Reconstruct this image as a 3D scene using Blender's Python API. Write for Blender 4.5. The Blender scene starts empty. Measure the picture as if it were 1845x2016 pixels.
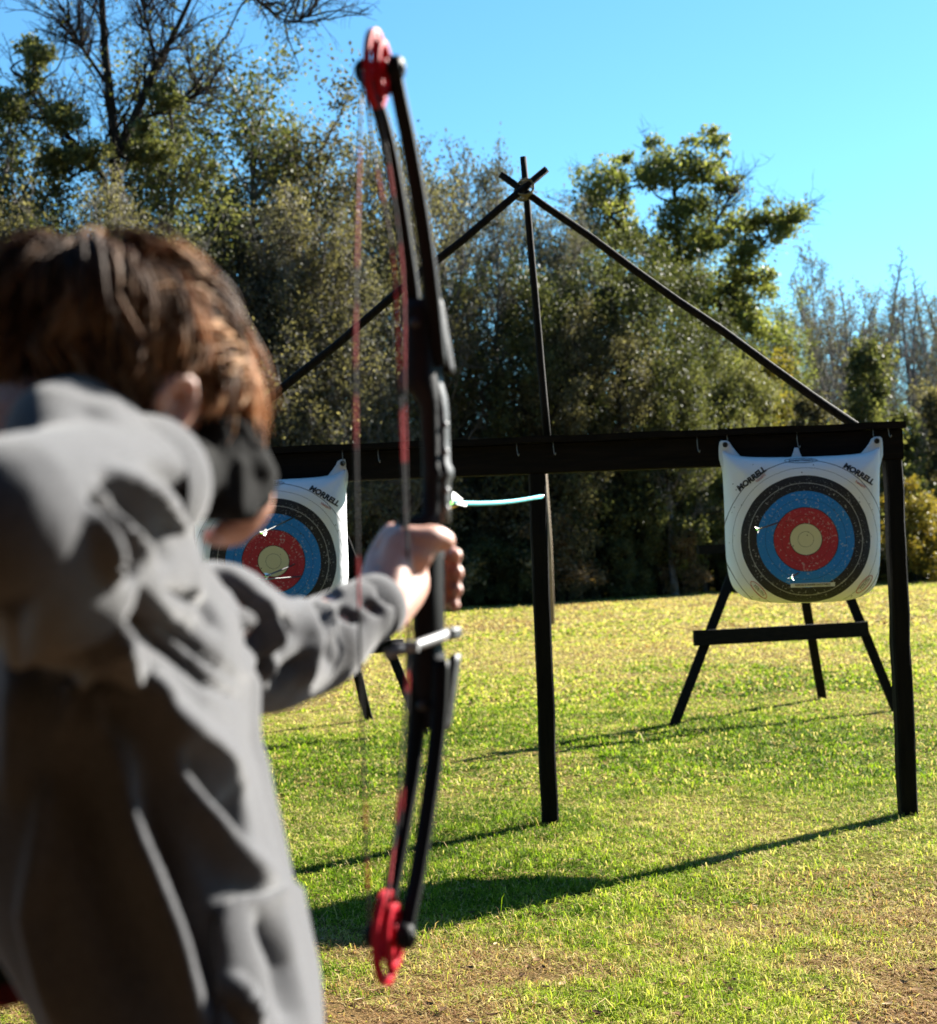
import bpy, bmesh, math, random
import numpy as np
from mathutils import Vector, Matrix, Euler
from math import sin, cos, pi, radians, sqrt

S = bpy.context.scene
COL = S.collection
rng = np.random.default_rng(7)
random.seed(7)

# ------------------------------------------------------------------ camera, sky, sun, exposure
CAM_H, FPX, CX, CY = 1.45, 3100.0, 922.5, 1008.0
cam = bpy.data.cameras.new('camera')
cam_o = bpy.data.objects.new('camera', cam); COL.objects.link(cam_o)
CAM_M = Matrix.Translation((0, 0, CAM_H)) @ Euler((radians(90 + 1.55), 0, 0)).to_matrix().to_4x4() @ Matrix.Rotation(radians(-2.1), 4, 'Z')
cam_o.matrix_world = CAM_M
cam.sensor_fit = 'HORIZONTAL'; cam.sensor_width = 36; cam.lens = FPX / 1845 * 36
cam.clip_start = 0.05; cam.clip_end = 2000
cam.dof.use_dof = True; cam.dof.focus_distance = 5.0; cam.dof.aperture_fstop = 5.7; cam.dof.aperture_blades = 0
S.camera = cam_o
S.render.resolution_x = 937; S.render.resolution_y = 1024

SUN_AZ, SUN_EL = radians(49), radians(30)          # azimuth from +Y towards +X
SUN_V = Vector((sin(SUN_AZ) * cos(SUN_EL), cos(SUN_AZ) * cos(SUN_EL), sin(SUN_EL)))
W = bpy.data.worlds.new('World'); S.world = W; W.use_nodes = True
wn = W.node_tree.nodes; wl = W.node_tree.links
bg = wn['Background']
sky = wn.new('ShaderNodeTexSky'); sky.sky_type = 'NISHITA'; sky.sun_disc = False
sky.sun_elevation = SUN_EL; sky.sun_rotation = SUN_AZ
sky.air_density = 1.0; sky.dust_density = 0.1; sky.ozone_density = 1.6
tint = wn.new('ShaderNodeMix'); tint.data_type = 'RGBA'; tint.blend_type = 'MULTIPLY'; tint.inputs[0].default_value = 1.0
tint.inputs[7].default_value = (.41, .74, .87, 1)     # a clear cyan winter sky
wl.new(sky.outputs[0], tint.inputs[6]); wl.new(tint.outputs[2], bg.inputs['Color']); bg.inputs['Strength'].default_value = 0.05
sun = bpy.data.lights.new('sun', 'SUN'); sun.energy = 5.0; sun.angle = radians(0.53); sun.color = (1.0, 0.95, 0.86)
sun_o = bpy.data.objects.new('sun', sun); COL.objects.link(sun_o)
sun_o.rotation_euler = (-SUN_V).to_track_quat('-Z', 'Y').to_euler(); sun_o.location = (20, 20, 30)
S.view_settings.view_transform = 'Standard'; S.view_settings.look = 'None'
S.view_settings.exposure = 2.36; S.view_settings.gamma = 1.0
S.view_settings.use_curve_mapping = False
S.render.engine = 'CYCLES'
S.cycles.use_denoising = True
try: S.cycles.denoiser = 'OPENIMAGEDENOISE'
except Exception: pass
S.cycles.max_bounces = 6; S.cycles.diffuse_bounces = 3; S.cycles.glossy_bounces = 2
S.cycles.transmission_bounces = 4; S.cycles.transparent_max_bounces = 8
S.cycles.caustics_reflective = False; S.cycles.caustics_refractive = False
S.cycles.sample_clamp_indirect = 6.0

# ------------------------------------------------------------------ helpers
def P(x, y, d):
    """a point seen at photo position (x, y), d metres in front of the lens"""
    return CAM_M @ Vector(((x - CX) / FPX * d, (CY - y) / FPX * d, -d))
CAM_I = CAM_M.inverted()
CI = np.array(CAM_I)
def proj(co):
    """photo position and distance of an array of world points"""
    c = co @ CI[:3, :3].T + CI[:3, 3]
    d = -c[:, 2]
    return c[:, 0] / d * FPX + CX, CY - c[:, 1] / d * FPX, d
def ground_at(x, y):
    a = P(x, y, 1.0); o = Vector((0, 0, CAM_H)); v = a - o
    return o + v * (-CAM_H / v.z)
def gx(x, d):
    """ground point below photo column x at world distance d along +Y (near the horizon)"""
    p = P(x, 1092, d); return Vector((p.x, p.y, 0))
def horizon(x): return 1092 - (x - CX) * math.tan(radians(2.1))
def height_for(x, ytop, d): return CAM_H + (horizon(x) - ytop) / FPX * d

def tag(o, label=None, cat=None, group=None, kind=None):
    if label: o['label'] = label
    if cat: o['category'] = cat
    if group: o['group'] = group
    if kind: o['kind'] = kind
    return o
def empty(name, loc, rz=0.0):
    o = bpy.data.objects.new(name, None); COL.objects.link(o); o.location = loc; o.rotation_euler = (0, 0, rz)
    o.empty_display_size = 0.2
    return o
def link_mesh(name, me, mat=None, parent=None, smooth=True):
    o = bpy.data.objects.new(name, me); COL.objects.link(o)
    if mat is not None and len(me.materials) == 0: me.materials.append(mat)
    if parent is not None:
        o.parent = parent
    if smooth: me.polygons.foreach_set('use_smooth', np.ones(len(me.polygons), bool))
    return o
def npmesh(name, verts, faces=None, tris=None, quads=None):
    """mesh from arrays"""
    me = bpy.data.meshes.new(name)
    verts = np.asarray(verts, np.float32)
    if faces is not None:
        me.from_pydata(verts.tolist(), [], faces); me.update(); return me
    nt = 0 if tris is None else len(tris); nq = 0 if quads is None else len(quads)
    me.vertices.add(len(verts)); me.vertices.foreach_set('co', verts.ravel())
    idx = []
    if nq: idx.append(np.asarray(quads, np.int32).ravel())
    if nt: idx.append(np.asarray(tris, np.int32).ravel())
    idx = np.concatenate(idx)
    me.loops.add(len(idx)); me.loops.foreach_set('vertex_index', idx)
    starts = np.concatenate([np.arange(nq) * 4, nq * 4 + np.arange(nt) * 3]).astype(np.int32)
    me.polygons.add(nq + nt); me.polygons.foreach_set('loop_start', starts)
    me.update(calc_edges=True); me.validate()
    return me

class MB:
    """collects shapes into one mesh (world or local coordinates)"""
    def __init__(self): self.v = []; self.f = []
    def add(self, vs, fs):
        b = len(self.v); self.v += [tuple(p) for p in vs]; self.f += [tuple(i + b for i in f) for f in fs]; return self
    def box(self, a, b, w, h, up=(0, 0, 1), taper=1.0, bev=0.0):
        """beam from a to b with section w (side) x h (up)"""
        a = Vector(a); b = Vector(b); t = (b - a).normalized(); u = Vector(up)
        s = t.cross(u).normalized(); u = s.cross(t).normalized()
        vs = []
        c = min(w, h) * bev
        for p, k in ((a, 1.0), (b, taper)):
            if bev:
                for sx, sy in ((-w/2+c, -h/2), (w/2-c, -h/2), (w/2, -h/2+c), (w/2, h/2-c), (w/2-c, h/2), (-w/2+c, h/2), (-w/2, h/2-c), (-w/2, -h/2+c)):
                    vs.append(p + s * sx * k + u * sy * k)
            else:
                for sx, sy in ((-1, -1), (1, -1), (1, 1), (-1, 1)): vs.append(p + s * sx * w/2 * k + u * sy * h/2 * k)
        n = 8 if bev else 4
        fs = [tuple(range(n - 1, -1, -1)), tuple(range(n, 2 * n))]
        for i in range(n): j = (i + 1) % n; fs.append((i, j, n + j, n + i))
        return self.add(vs, fs)
    def tube(self, pts, rad, n=8, cap=True, flat=1.0, up=None):
        """tube along pts; rad number or list; flat squeezes one axis"""
        pts = [Vector(p) for p in pts]
        if not hasattr(rad, '__len__'): rad = [rad] * len(pts)
        vs = []; prev = None
        for i, p in enumerate(pts):
            t = (pts[min(i + 1, len(pts) - 1)] - pts[max(i - 1, 0)]).normalized()
            if prev is None:
                r = Vector(up) if up is not None else (Vector((1, 0, 0)) if abs(t.x) < .8 else Vector((0, 0, 1)))
                s = (r - t * r.dot(t)).normalized()
            else:
                s = (prev - t * prev.dot(t)).normalized()
            prev = s; q = t.cross(s)
            for k in range(n):
                a = 2 * pi * k / n
                vs.append(p + (s * cos(a) + q * sin(a) * flat) * rad[i])
        fs = []
        for i in range(len(pts) - 1):
            for k in range(n):
                j = (k + 1) % n
                fs.append((i * n + k, i * n + j, (i + 1) * n + j, (i + 1) * n + k))
        if cap:
            fs.append(tuple(range(n - 1, -1, -1))); m = (len(pts) - 1) * n; fs.append(tuple(range(m, m + n)))
        return self.add(vs, fs)
    def ball(self, c, r, n=12, m=8, sc=(1, 1, 1), rot=None):
        c = Vector(c); vs = []; fs = []
        for i in range(m + 1):
            th = pi * i / m
            for k in range(n):
                a = 2 * pi * k / n
                v = Vector((sin(th) * cos(a) * sc[0], sin(th) * sin(a) * sc[1], cos(th) * sc[2])) * r
                if rot is not None: v = rot @ v
                vs.append(c + v)
        for i in range(m):
            for k in range(n):
                j = (k + 1) % n
                fs.append((i * n + k, (i + 1) * n + k, (i + 1) * n + j, i * n + j))
        return self.add(vs, fs)
    def build(self, name, mat=None, parent=None, smooth=False):
        me = bpy.data.meshes.new(name); me.from_pydata(self.v, [], self.f); me.update()
        return link_mesh(name, me, mat, parent, smooth)

_T = rng.random((256, 256))
def vnoise(x, y, s=0):
    x = np.asarray(x, float) + s * 17.3; y = np.asarray(y, float) + s * 9.1
    xi = np.floor(x).astype(int); yi = np.floor(y).astype(int); fx = x - xi; fy = y - yi
    fx = fx * fx * (3 - 2 * fx); fy = fy * fy * (3 - 2 * fy)
    g = lambda a, b: _T[a % 256, b % 256]
    return (g(xi, yi) * (1 - fx) + g(xi + 1, yi) * fx) * (1 - fy) + (g(xi, yi + 1) * (1 - fx) + g(xi + 1, yi + 1) * fx) * fy
def fbm(x, y, s=0): return (vnoise(x, y, s) + .5 * vnoise(2 * x, 2 * y, s + 1) + .25 * vnoise(4 * x, 4 * y, s + 2)) / 1.75

# ------------------------------------------------------------------ materials
class NT:
    def __init__(self, name):
        self.m = bpy.data.materials.new(name); self.m.use_nodes = True
        self.n = self.m.node_tree.nodes; self.l = self.m.node_tree.links
        self.b = self.n['Principled BSDF']; self.out = self.n['Material Output']
    def new(self, t, **kw):
        q = self.n.new(t)
        for k, v in kw.items(): setattr(q, k, v)
        return q
    def link(self, a, b): self.l.new(a, b)
    def coord(self, which='Object', scale=None):
        tc = self.new('ShaderNodeTexCoord'); o = tc.outputs[which]
        if scale is not None:
            mp = self.new('ShaderNodeMapping'); mp.inputs['Scale'].default_value = scale
            self.link(o, mp.inputs[0]); o = mp.outputs[0]
        return o
    def noise(self, vec, scale, detail=4, rough=.55):
        q = self.new('ShaderNodeTexNoise'); q.inputs['Scale'].default_value = scale; q.inputs['Detail'].default_value = detail
        q.inputs['Roughness'].default_value = rough
        if vec is not None: self.link(vec, q.inputs['Vector'])
        return q.outputs['Fac']
    def ramp(self, fac, stops, interp='LINEAR'):
        q = self.new('ShaderNodeValToRGB'); q.color_ramp.interpolation = interp
        e = q.color_ramp.elements
        while len(e) < len(stops): e.new(0.5)
        for i, (p, c) in enumerate(stops):
            e[i].position = p; e[i].color = (*c, 1) if len(c) == 3 else c
        self.link(fac, q.inputs[0]); return q.outputs[0]
    def math(self, op, a, b=None):
        q = self.new('ShaderNodeMath', operation=op)
        for i, v in enumerate((a, b)):
            if v is None: continue
            if isinstance(v, (int, float)): q.inputs[i].default_value = v
            else: self.link(v, q.inputs[i])
        return q.outputs[0]
    def mix(self, fac, a, b, mode='MIX'):
        q = self.new('ShaderNodeMix', data_type='RGBA', blend_type=mode)
        for s, v in ((q.inputs[0], fac), (q.inputs[6], a), (q.inputs[7], b)):
            if isinstance(v, (int, float)): s.default_value = v
            elif isinstance(v, tuple): s.default_value = (*v, 1)
            else: self.link(v, s)
        return q.outputs[2]
    def bump(self, h, strength=.3, dist=.01):
        q = self.new('ShaderNodeBump'); q.inputs['Strength'].default_value = strength; q.inputs['Distance'].default_value = dist
        self.link(h, q.inputs['Height']); self.link(q.outputs[0], self.b.inputs['Normal'])
    def col(self, c):
        if isinstance(c, tuple): self.b.inputs['Base Color'].default_value = (*c, 1)
        else: self.link(c, self.b.inputs['Base Color'])
    def rough(self, r): self.b.inputs['Roughness'].default_value = r

def m_simple(name, c1, c2=None, scale=8., rough=.7, bump=.0, bscale=40., metal=0., stretch=None, spec=.5, dist=.01):
    t = NT(name); t.rough(rough); t.b.inputs['Metallic'].default_value = metal
    t.b.inputs['Specular IOR Level'].default_value = spec
    v = t.coord('Object', stretch)
    if c2 is None: t.col(c1)
    else: t.col(t.ramp(t.noise(v, scale), [(.3, c1), (.7, c2)]))
    if bump: t.bump(t.noise(v, bscale, 5), bump, dist)
    return t.m

def m_leaf(name, c1, c2, c3, trans=.35, rough=.55):
    """leaf surface: clump colour from position, tone per leaf, light through the blade"""
    t = NT(name); t.rough(rough); t.b.inputs['Specular IOR Level'].default_value = .14
    v = t.coord('Object')
    oi = t.new('ShaderNodeObjectInfo')
    at = t.new('ShaderNodeAttribute', attribute_name='tint')
    f = t.math('ADD', t.math('MULTIPLY', t.noise(v, .55, 2), .5), t.math('MULTIPLY', at.outputs['Fac'], .5))
    f = t.math('ADD', f, t.math('MULTIPLY', t.math('SUBTRACT', oi.outputs['Random'], .5), .22))
    c = t.ramp(f, [(.22, c1), (.5, c2), (.78, c3)])
    t.col(c)
    tr = t.new('ShaderNodeBsdfTranslucent'); t.link(t.mix(1.0, c, (1.25, 1.2, .6), 'MULTIPLY'), tr.inputs['Color'])
    mx = t.new('ShaderNodeMixShader'); mx.inputs[0].default_value = trans
    t.link(t.b.outputs[0], mx.inputs[1]); t.link(tr.outputs[0], mx.inputs[2]); t.link(mx.outputs[0], t.out.inputs['Surface'])
    return t.m

def m_wood(name, c1, c2, axis=2, rough=.8):
    sc = [14, 14, 14]; sc[axis] = 1.2
    t = NT(name); t.rough(rough); v = t.coord('Object', tuple(sc))
    n = t.noise(v, 3., 6, .6); t.b.inputs['Specular IOR Level'].default_value = .12
    t.col(t.ramp(n, [(.3, c1), (.72, c2)])); t.bump(n, .6, .006)
    return t.m
M = {}
M['rack'] = m_wood('dark_stained_timber', (.003, .0026, .0024), (.009, .0075, .0065), 2)
M['rack_x'] = m_wood('dark_stained_timber_beam', (.003, .0026, .0024), (.011, .008, .006), 0)
M['pole'] = m_wood('pole_timber', (.005, .004, .004), (.018, .014, .011), 2)
M['tan_pole'] = m_wood('weathered_pole', (.16, .12, .08), (.28, .22, .15), 2)
M['bark'] = m_simple('bark', (.008, .0065, .0055), (.028, .023, .019), 3., .95, .8, 9., stretch=(3, 3, .6), dist=.03, spec=.08)
M['bark_grey'] = m_simple('grey_bark', (.07, .06, .055), (.17, .15, .135), 3., .9, .6, 9., stretch=(3, 3, .6), dist=.03)
M['leaf_dark'] = m_leaf('oak_leaves', (.016, .021, .010), (.050, .060, .026), (.13, .135, .060), .42, .55)
M['leaf_mid'] = m_leaf('evergreen_leaves', (.027, .035, .015), (.075, .086, .038), (.17, .17, .078), .48, .55)
M['leaf_olive'] = m_leaf('olive_leaves', (.034, .033, .021), (.088, .083, .053), (.20, .185, .120), .46, .58)
M['leaf_bright'] = m_leaf('bright_leaves', (.055, .072, .024), (.125, .145, .050), (.22, .225, .092), .58, .5)
M['leaf_yellow'] = m_leaf('yellowing_leaves', (.06, .065, .015), (.14, .125, .03), (.24, .17, .03), .45, .5)
M['leaf_brown'] = m_leaf('dry_leaves', (.06, .038, .02), (.13, .085, .045), (.22, .16, .10), .35, .6)
M['leaf_moss'] = m_leaf('grey_moss', (.05, .05, .042), (.10, .10, .082), (.18, .17, .14), .35, .8)
M['leaf_added'] = m_leaf('added_wood_leaves', (.010, .012, .009), (.022, .025, .018), (.036, .039, .030), .06, .7)  # kept dark so the added wood behind the camera returns little light
# ------------------------------------------------------------------ ground
def m_ground():
    t = NT('turf_soil'); t.rough(1.); t.b.inputs['Specular IOR Level'].default_value = .0
    v = t.coord('Object')
    big = t.noise(v, .35, 4, .6); mid = t.noise(v, 2.2, 5, .65); fine = t.noise(v, 45., 4, .7)
    green = t.ramp(fine, [(.3, (.022, .030, .006)), (.7, (.085, .105, .018))])
    straw = t.ramp(fine, [(.3, (.055, .038, .015)), (.7, (.22, .165, .06))])
    f = t.ramp(t.math('ADD', t.math('MULTIPLY', big, .6), t.math('MULTIPLY', mid, .4)), [(.40, (0, 0, 0)), (.60, (1, 1, 1))])
    # farther out the turf is drier: distance from the shooting line
    sp = t.new('ShaderNodeSeparateXYZ'); t.link(v, sp.inputs[0])
    far = t.ramp(t.math('DIVIDE', sp.outputs['Y'], 40.), [(.22, (0, 0, 0)), (.5, (1, 1, 1))])
    f2 = t.mix(1.0, f, far, 'ADD')
    c = t.mix(f2, green, straw)
    # unseen dark earth added below and behind the camera to cut bounced light
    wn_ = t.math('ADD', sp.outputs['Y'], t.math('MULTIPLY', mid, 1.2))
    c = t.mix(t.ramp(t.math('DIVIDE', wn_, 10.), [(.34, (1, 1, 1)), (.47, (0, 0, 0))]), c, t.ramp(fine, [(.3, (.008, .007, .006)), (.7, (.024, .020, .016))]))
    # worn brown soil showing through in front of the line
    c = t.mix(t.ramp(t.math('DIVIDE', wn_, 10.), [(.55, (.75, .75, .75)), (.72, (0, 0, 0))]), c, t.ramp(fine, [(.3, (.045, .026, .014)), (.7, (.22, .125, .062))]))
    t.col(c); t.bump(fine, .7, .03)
    return t.m
g = bmesh.new()
n = 60
ring = [0, 3, 6, 10, 15, 22, 35, 60, 110, 220, 600]
prevs = None
for r in ring:
    cur = [g.verts.new((0, 12, 0))] if r == 0 else [g.verts.new((r * cos(2 * pi * k / n), 12 + r * sin(2 * pi * k / n), 0)) for k in range(n)]
    if prevs is not None:
        for k in range(n):
            j = (k + 1) % n
            if len(prevs) == 1: g.faces.new((prevs[0], cur[k], cur[j]))
            else: g.faces.new((prevs[k], cur[k], cur[j], prevs[j]))
    prevs = cur
gm = bpy.data.meshes.new('ground'); g.to_mesh(gm); g.free()
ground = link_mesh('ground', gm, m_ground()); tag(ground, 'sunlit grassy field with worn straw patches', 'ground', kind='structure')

def m_grass():
    t = NT('grass_blades'); t.rough(.7); t.b.inputs['Specular IOR Level'].default_value = .05
    at = t.new('ShaderNodeAttribute', attribute_name='tint')
    c = t.ramp(at.outputs['Fac'], [(.0, (.040, .082, .005)), (.35, (.175, .265, .014)), (.6, (.35, .37, .048)), (.8, (.52, .42, .20)), (1., (.23, .115, .055))])
    t.col(c)
    tr = t.new('ShaderNodeBsdfTranslucent'); t.link(t.mix(1.0, c, (1.15, 1.2, .7), 'MULTIPLY'), tr.inputs['Color'])
    mx = t.new('ShaderNodeMixShader'); mx.inputs[0].default_value = .42
    t.link(t.b.outputs[0], mx.inputs[1]); t.link(tr.outputs[0], mx.inputs[2]); t.link(mx.outputs[0], t.out.inputs['Surface'])
    return t.m

def bare(x, y):
    """0 lush .. 1 worn"""
    a = fbm(x * .55 + 3, y * .55, 3); b = fbm(x * 1.7, y * 1.7, 8)
    w = np.clip((.62 * a + .38 * b - .42) * 6.0, 0, 1)
    near = np.clip((6.4 - y - .08 * x) / .9, 0, 1) * 1.0        # trodden strip near the archers
    return np.clip(w * .55 + near * np.clip(fbm(x * 1.1, y * 1.5, 14) * 4.4 - 1.6, 0, 1.2), 0, 1)

def grass():
    V = []; T3 = []; TI = []; base = 0
    for (y0, y1, dens, hmin, hmax, wid) in ((3.9, 6.2, 24000, .012, .058, .0018), (6.2, 9.5, 13500, .014, .056, .0024), (9.5, 15, 4600, .018, .056, .0050),
                                            (15, 26, 1100, .025, .055, .011), (26, 56, 260, .03, .06, .025)):
        hw = lambda y: .40 * y + 1.0
        A = (hw(y0) + hw(y1)) * (y1 - y0); N = int(A * dens)
        y = np.sqrt(rng.uniform(y0 * y0, y1 * y1, N)); x = rng.uniform(-1, 1, N) * hw(y) + 0
        # clumping
        cl = vnoise(x * 11, y * 11, 5) * .6 + vnoise(x * 4, y * 4, 6) * .4
        br = bare(x, y)
        keep = rng.random(N) < np.clip(.25 + cl * 1.2 - br * .55, .12, 1)
        x, y, br, cl = x[keep], y[keep], br[keep], cl[keep]; N = len(x)
        h = (hmin + (hmax - hmin) * rng.random(N) ** 1.4) * (0.45 + 1.0 * cl) * (1 - .42 * br)
        tall = rng.random(N) < .012; h[tall] *= 2.0
        a = rng.uniform(0, 2 * pi, N); lean = rng.uniform(.3, 2.2, N)
        flat = rng.random(N) < (.55 + .40 * br); lean[flat] = rng.uniform(2.5, 8., flat.sum()); h[flat] *= 1.35
        w = wid * rng.uniform(.55, 1.4, N)
        sx, sy = np.cos(a), np.sin(a); lx, ly = -np.sin(a + rng.normal(0, .5, N)), np.cos(a)
        hz = h / np.sqrt(1 + .35 * lean ** 2); L = h * lean / np.sqrt(1 + lean ** 2) * 1.1
        p0 = np.stack([x - sx * w, y - sy * w, np.zeros(N)], 1); p1 = np.stack([x + sx * w, y + sy * w, np.zeros(N)], 1)
        p2 = np.stack([x + lx * L * .38 + sx * w * .8, y + ly * L * .38 + sy * w * .8, hz * .66], 1)
        p3 = np.stack([x + lx * L * .38 - sx * w * .8, y + ly * L * .38 - sy * w * .8, hz * .66], 1)
        p4 = np.stack([x + lx * L, y + ly * L, hz * (1 - .25 * np.minimum(lean, 2))], 1); p4[:, 2] = np.maximum(p4[:, 2], .003)
        V.append(np.stack([p0, p1, p2, p3, p4], 1).reshape(-1, 3))
        b = base + np.arange(N)[:, None] * 5
        T3.append((b[:, :, None] + np.array([[0, 1, 2], [0, 2, 3], [3, 2, 4]])[None]).reshape(-1, 3)); base += N * 5
        fary = np.clip((y - 12) / 16, 0, 1)
        patch = fbm(x * .35, y * .22, 20)
        tint = rng.normal(.31, .16, N) + .34 * br + .30 * fary + (vnoise(x * 7, y * 7, 31) - .5) * .38 + (patch - .5) * .85
        dry = rng.random(N) < (.12 + .40 * br + .28 * fary); tint[dry] = rng.uniform(.68, .92, dry.sum())
        brown = rng.random(N) < .85 * br * (y < 7); tint[brown] = rng.uniform(.9, 1., brown.sum())
        TI.append(np.repeat(np.clip(tint, 0, 1), 5))
    me = npmesh('grass', np.concatenate(V), tris=np.concatenate(T3))
    at = me.attributes.new('tint', 'FLOAT', 'POINT'); at.data.foreach_set('value', np.concatenate(TI).astype(np.float32))
    o = link_mesh('grass', me, m_grass(), smooth=False)
    tag(o, 'short sunlit grass blades, green with straw-coloured stems', 'grass', kind='stuff')
grass()

def m_litter():
    t = NT('dry_leaf_litter'); t.rough(.95); t.b.inputs['Specular IOR Level'].default_value = .03
    at = t.new('ShaderNodeAttribute', attribute_name='tint')
    t.col(t.ramp(at.outputs['Fac'], [(0, (.05, .028, .018)), (.3, (.20, .12, .06)), (.6, (.30, .21, .11)), (1, (.46, .38, .25))]))
    return t.m
def litter():
    V = []; Q = []; TI = []
    N = 1300; k = 0
    for i in range(N):
        y = 4.1 + 5.0 * random.random() ** 1.7; x = random.uniform(-.46, .50) * y
        L = random.uniform(.006, .020) * (1.25 if y < 5.5 else 1); w = L * random.uniform(.28, .5); a = random.uniform(0, 2 * pi); cz = random.uniform(.004, .026)
        tl = random.uniform(-.25, .25); cu = random.uniform(.2, .8)
        tint = random.choice([.0, .05, .15, .25, .3, .35, .4, .5, .6, .75])
        R = Matrix.Rotation(a, 3, 'Z') @ Matrix.Rotation(tl, 3, 'X')
        pts = []
        for s in np.linspace(-1, 1, 5):
            ww = w * (1 - abs(s) ** 1.8) + .0008
            zc = cu * L * s * s * .6
            pts += [(s * L, -ww, zc + ww * .5), (s * L, 0, zc), (s * L, ww, zc + ww * .5)]
        for p in pts:
            q = R @ Vector(p); V.append((x + q.x, y + q.y, cz + q.z + L * .2))
        for s in range(4):
            for c in range(2): b = k + s * 3 + c; Q.append((b, b + 1, b + 4, b + 3))
        k += 15; TI += [tint] * 15
    me = npmesh('fallen_leaves', V, quads=Q)
    at = me.attributes.new('tint', 'FLOAT', 'POINT'); at.data.foreach_set('value', np.array(TI, np.float32))
    o = link_mesh('fallen_leaves', me, m_litter())
    tag(o, 'dry tan and brown leaves scattered over the grass', 'leaf litter', kind='stuff')
litter()

# ------------------------------------------------------------------ the target rack
YR = 8.42                                        # distance of the rack
def at_y(x, y, Y):                               # point at photo (x,y) in the plane Y
    a = P(x, y, 1.0); o = Vector((0, 0, CAM_H)); v = a - o
    return o + v * (Y / v.y)
rack = empty('target_rack', (0.44, YR, 0))
tag(rack, 'dark timber hanging rack of posts and beam with crossed gable poles on top', 'rack')
RB = lambda p: Vector(p) - rack.location
top_r = at_y(1752, 832, YR - .08); XR = top_r.x
XM = at_y(1069, 1250, YR).x; XL = XM - (XR - XM)
HB = 2.03
ry = lambda x: YR - .10 * (x - XM) / (XR - XM)         # the rack stands slightly turned
for X in (XL, XM, XR):
    b = MB(); vs = []; fs = []; rp = random.Random(int(X * 100)); x0, y0 = X - rack.location.x, ry(X) - YR
    for k in range(13):                              # hand-hewn: edges wander a little
        z = -.05 + (HB - .115) * k / 12; ox, oy = rp.uniform(-.003, .003), rp.uniform(-.003, .003)
        for (sx, sy) in ((-1, -.8), (-.8, -1), (.8, -1), (1, -.8), (1, .8), (.8, 1), (-.8, 1), (-1, .8)): vs.append((x0 + ox + sx * (.046 + rp.uniform(-.0025, .0015)), y0 + oy + sy * .046, z))
    for k in range(12):
        for e in range(8): fs.append((k * 8 + e, k * 8 + (e + 1) % 8, k * 8 + 8 + (e + 1) % 8, k * 8 + 8 + e))
    fs += [tuple(range(7, -1, -1)), tuple(range(96, 104))]; b.add(vs, fs)
    b.build('post', M['rack'], rack)
dx = rack.location.x
b = MB(); b.box((XL - .05 - dx, ry(XL) - YR, HB - .082), (XR + .05 - dx, ry(XR) - YR, HB - .082), .094, .16, bev=.06); b.build('beam', M['rack_x'], rack)
b = MB()
nseg = 24
for i in range(nseg):                                # warped cap board, uneven edge
    x0 = XL - .06 + (XR - XL + .12) * i / nseg; x1 = XL - .06 + (XR - XL + .12) * (i + 1) / nseg
    z0 = HB + .018 + .003 * sin(i * 1.7); z1 = HB + .018 + .003 * sin((i + 1) * 1.7)
    b.box((x0 - dx, ry(x0) - YR - .01, z0), (x1 + .001 - dx, ry(x1) - YR - .01, z1), .135 + .006 * sin(i * 2.3), .034)
b.build('cap_board', M['rack_x'], rack)
apex = at_y(1032, 372, YR); AP = RB(apex)
def pole(a, bb, r, yo):
    q = MB(); a = Vector(a); bb = Vector(bb); pts = []
    for i in range(9):
        p = a.lerp(bb, i / 8); p.y += yo + .006 * sin(i * 1.3 + a.x); p.z += .006 * sin(i * 2.1 + a.x); pts.append(p)
    q.tube(pts, [r * (1.05 - .22 * i / 8) for i in range(9)], 8); q.build('gable_pole', M['pole'], rack, True)
pr = RB(at_y(1688, 826, YR)); plf = Vector((2 * AP.x - pr.x, 0, pr.z))
d1 = (AP - pr); d1.y = 0; d2 = (AP - plf); d2.y = 0
pole((pr.x, 0, HB + .03), AP + d1.normalized() * .155, .0235, .03)
pole((plf.x, 0, HB + .03), AP + d2.normalized() * .155, .0235, -.03)
pole((0, 0, HB + .03), (AP.x + .005, 0, AP.z + .20), .021, .085)
q = MB()
for i in range(5):                                   # lashing at the crossing
    a = i * .6
    q.tube([AP + Vector((.05 * cos(t + a) * 1., .02 + .085 * sin(t), .045 * sin(t * 1. + a))) for t in np.linspace(0, 2 * pi, 13)], .005, 5, cap=False)
q.build('lashing', m_simple('old_rope', (.10, .085, .05), (.2, .17, .10), 30., .9), rack, True)
hook_m = m_simple('wire', (.25, .24, .22), None, rough=.45, metal=.8)
TGT = []                                             # hook positions, filled by targets below
def hook(px, py):
    p = at_y(px, py, YR - .09) - rack.location
    p.y = ry(p.x + dx) - YR - .056
    h = MB(); pts = [p + Vector((0, .012, .05)), p + Vector((0, -.006, .046)), p + Vector((0, -.008, .0)), p + Vector((.003, -.01, -.03)), p + Vector((.008, -.02, -.042)), p + Vector((.011, -.026, -.03))]
    h.tube(pts, .0026, 6); h.build('hook', hook_m, rack, True)
for hx, hy in ((1018, 882), (1372, 876), (1430, 862), (1713, 858), (1566, 868), (672, 898), (743, 894), (1090, 880), (1742, 848)): hook(hx, hy)

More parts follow.
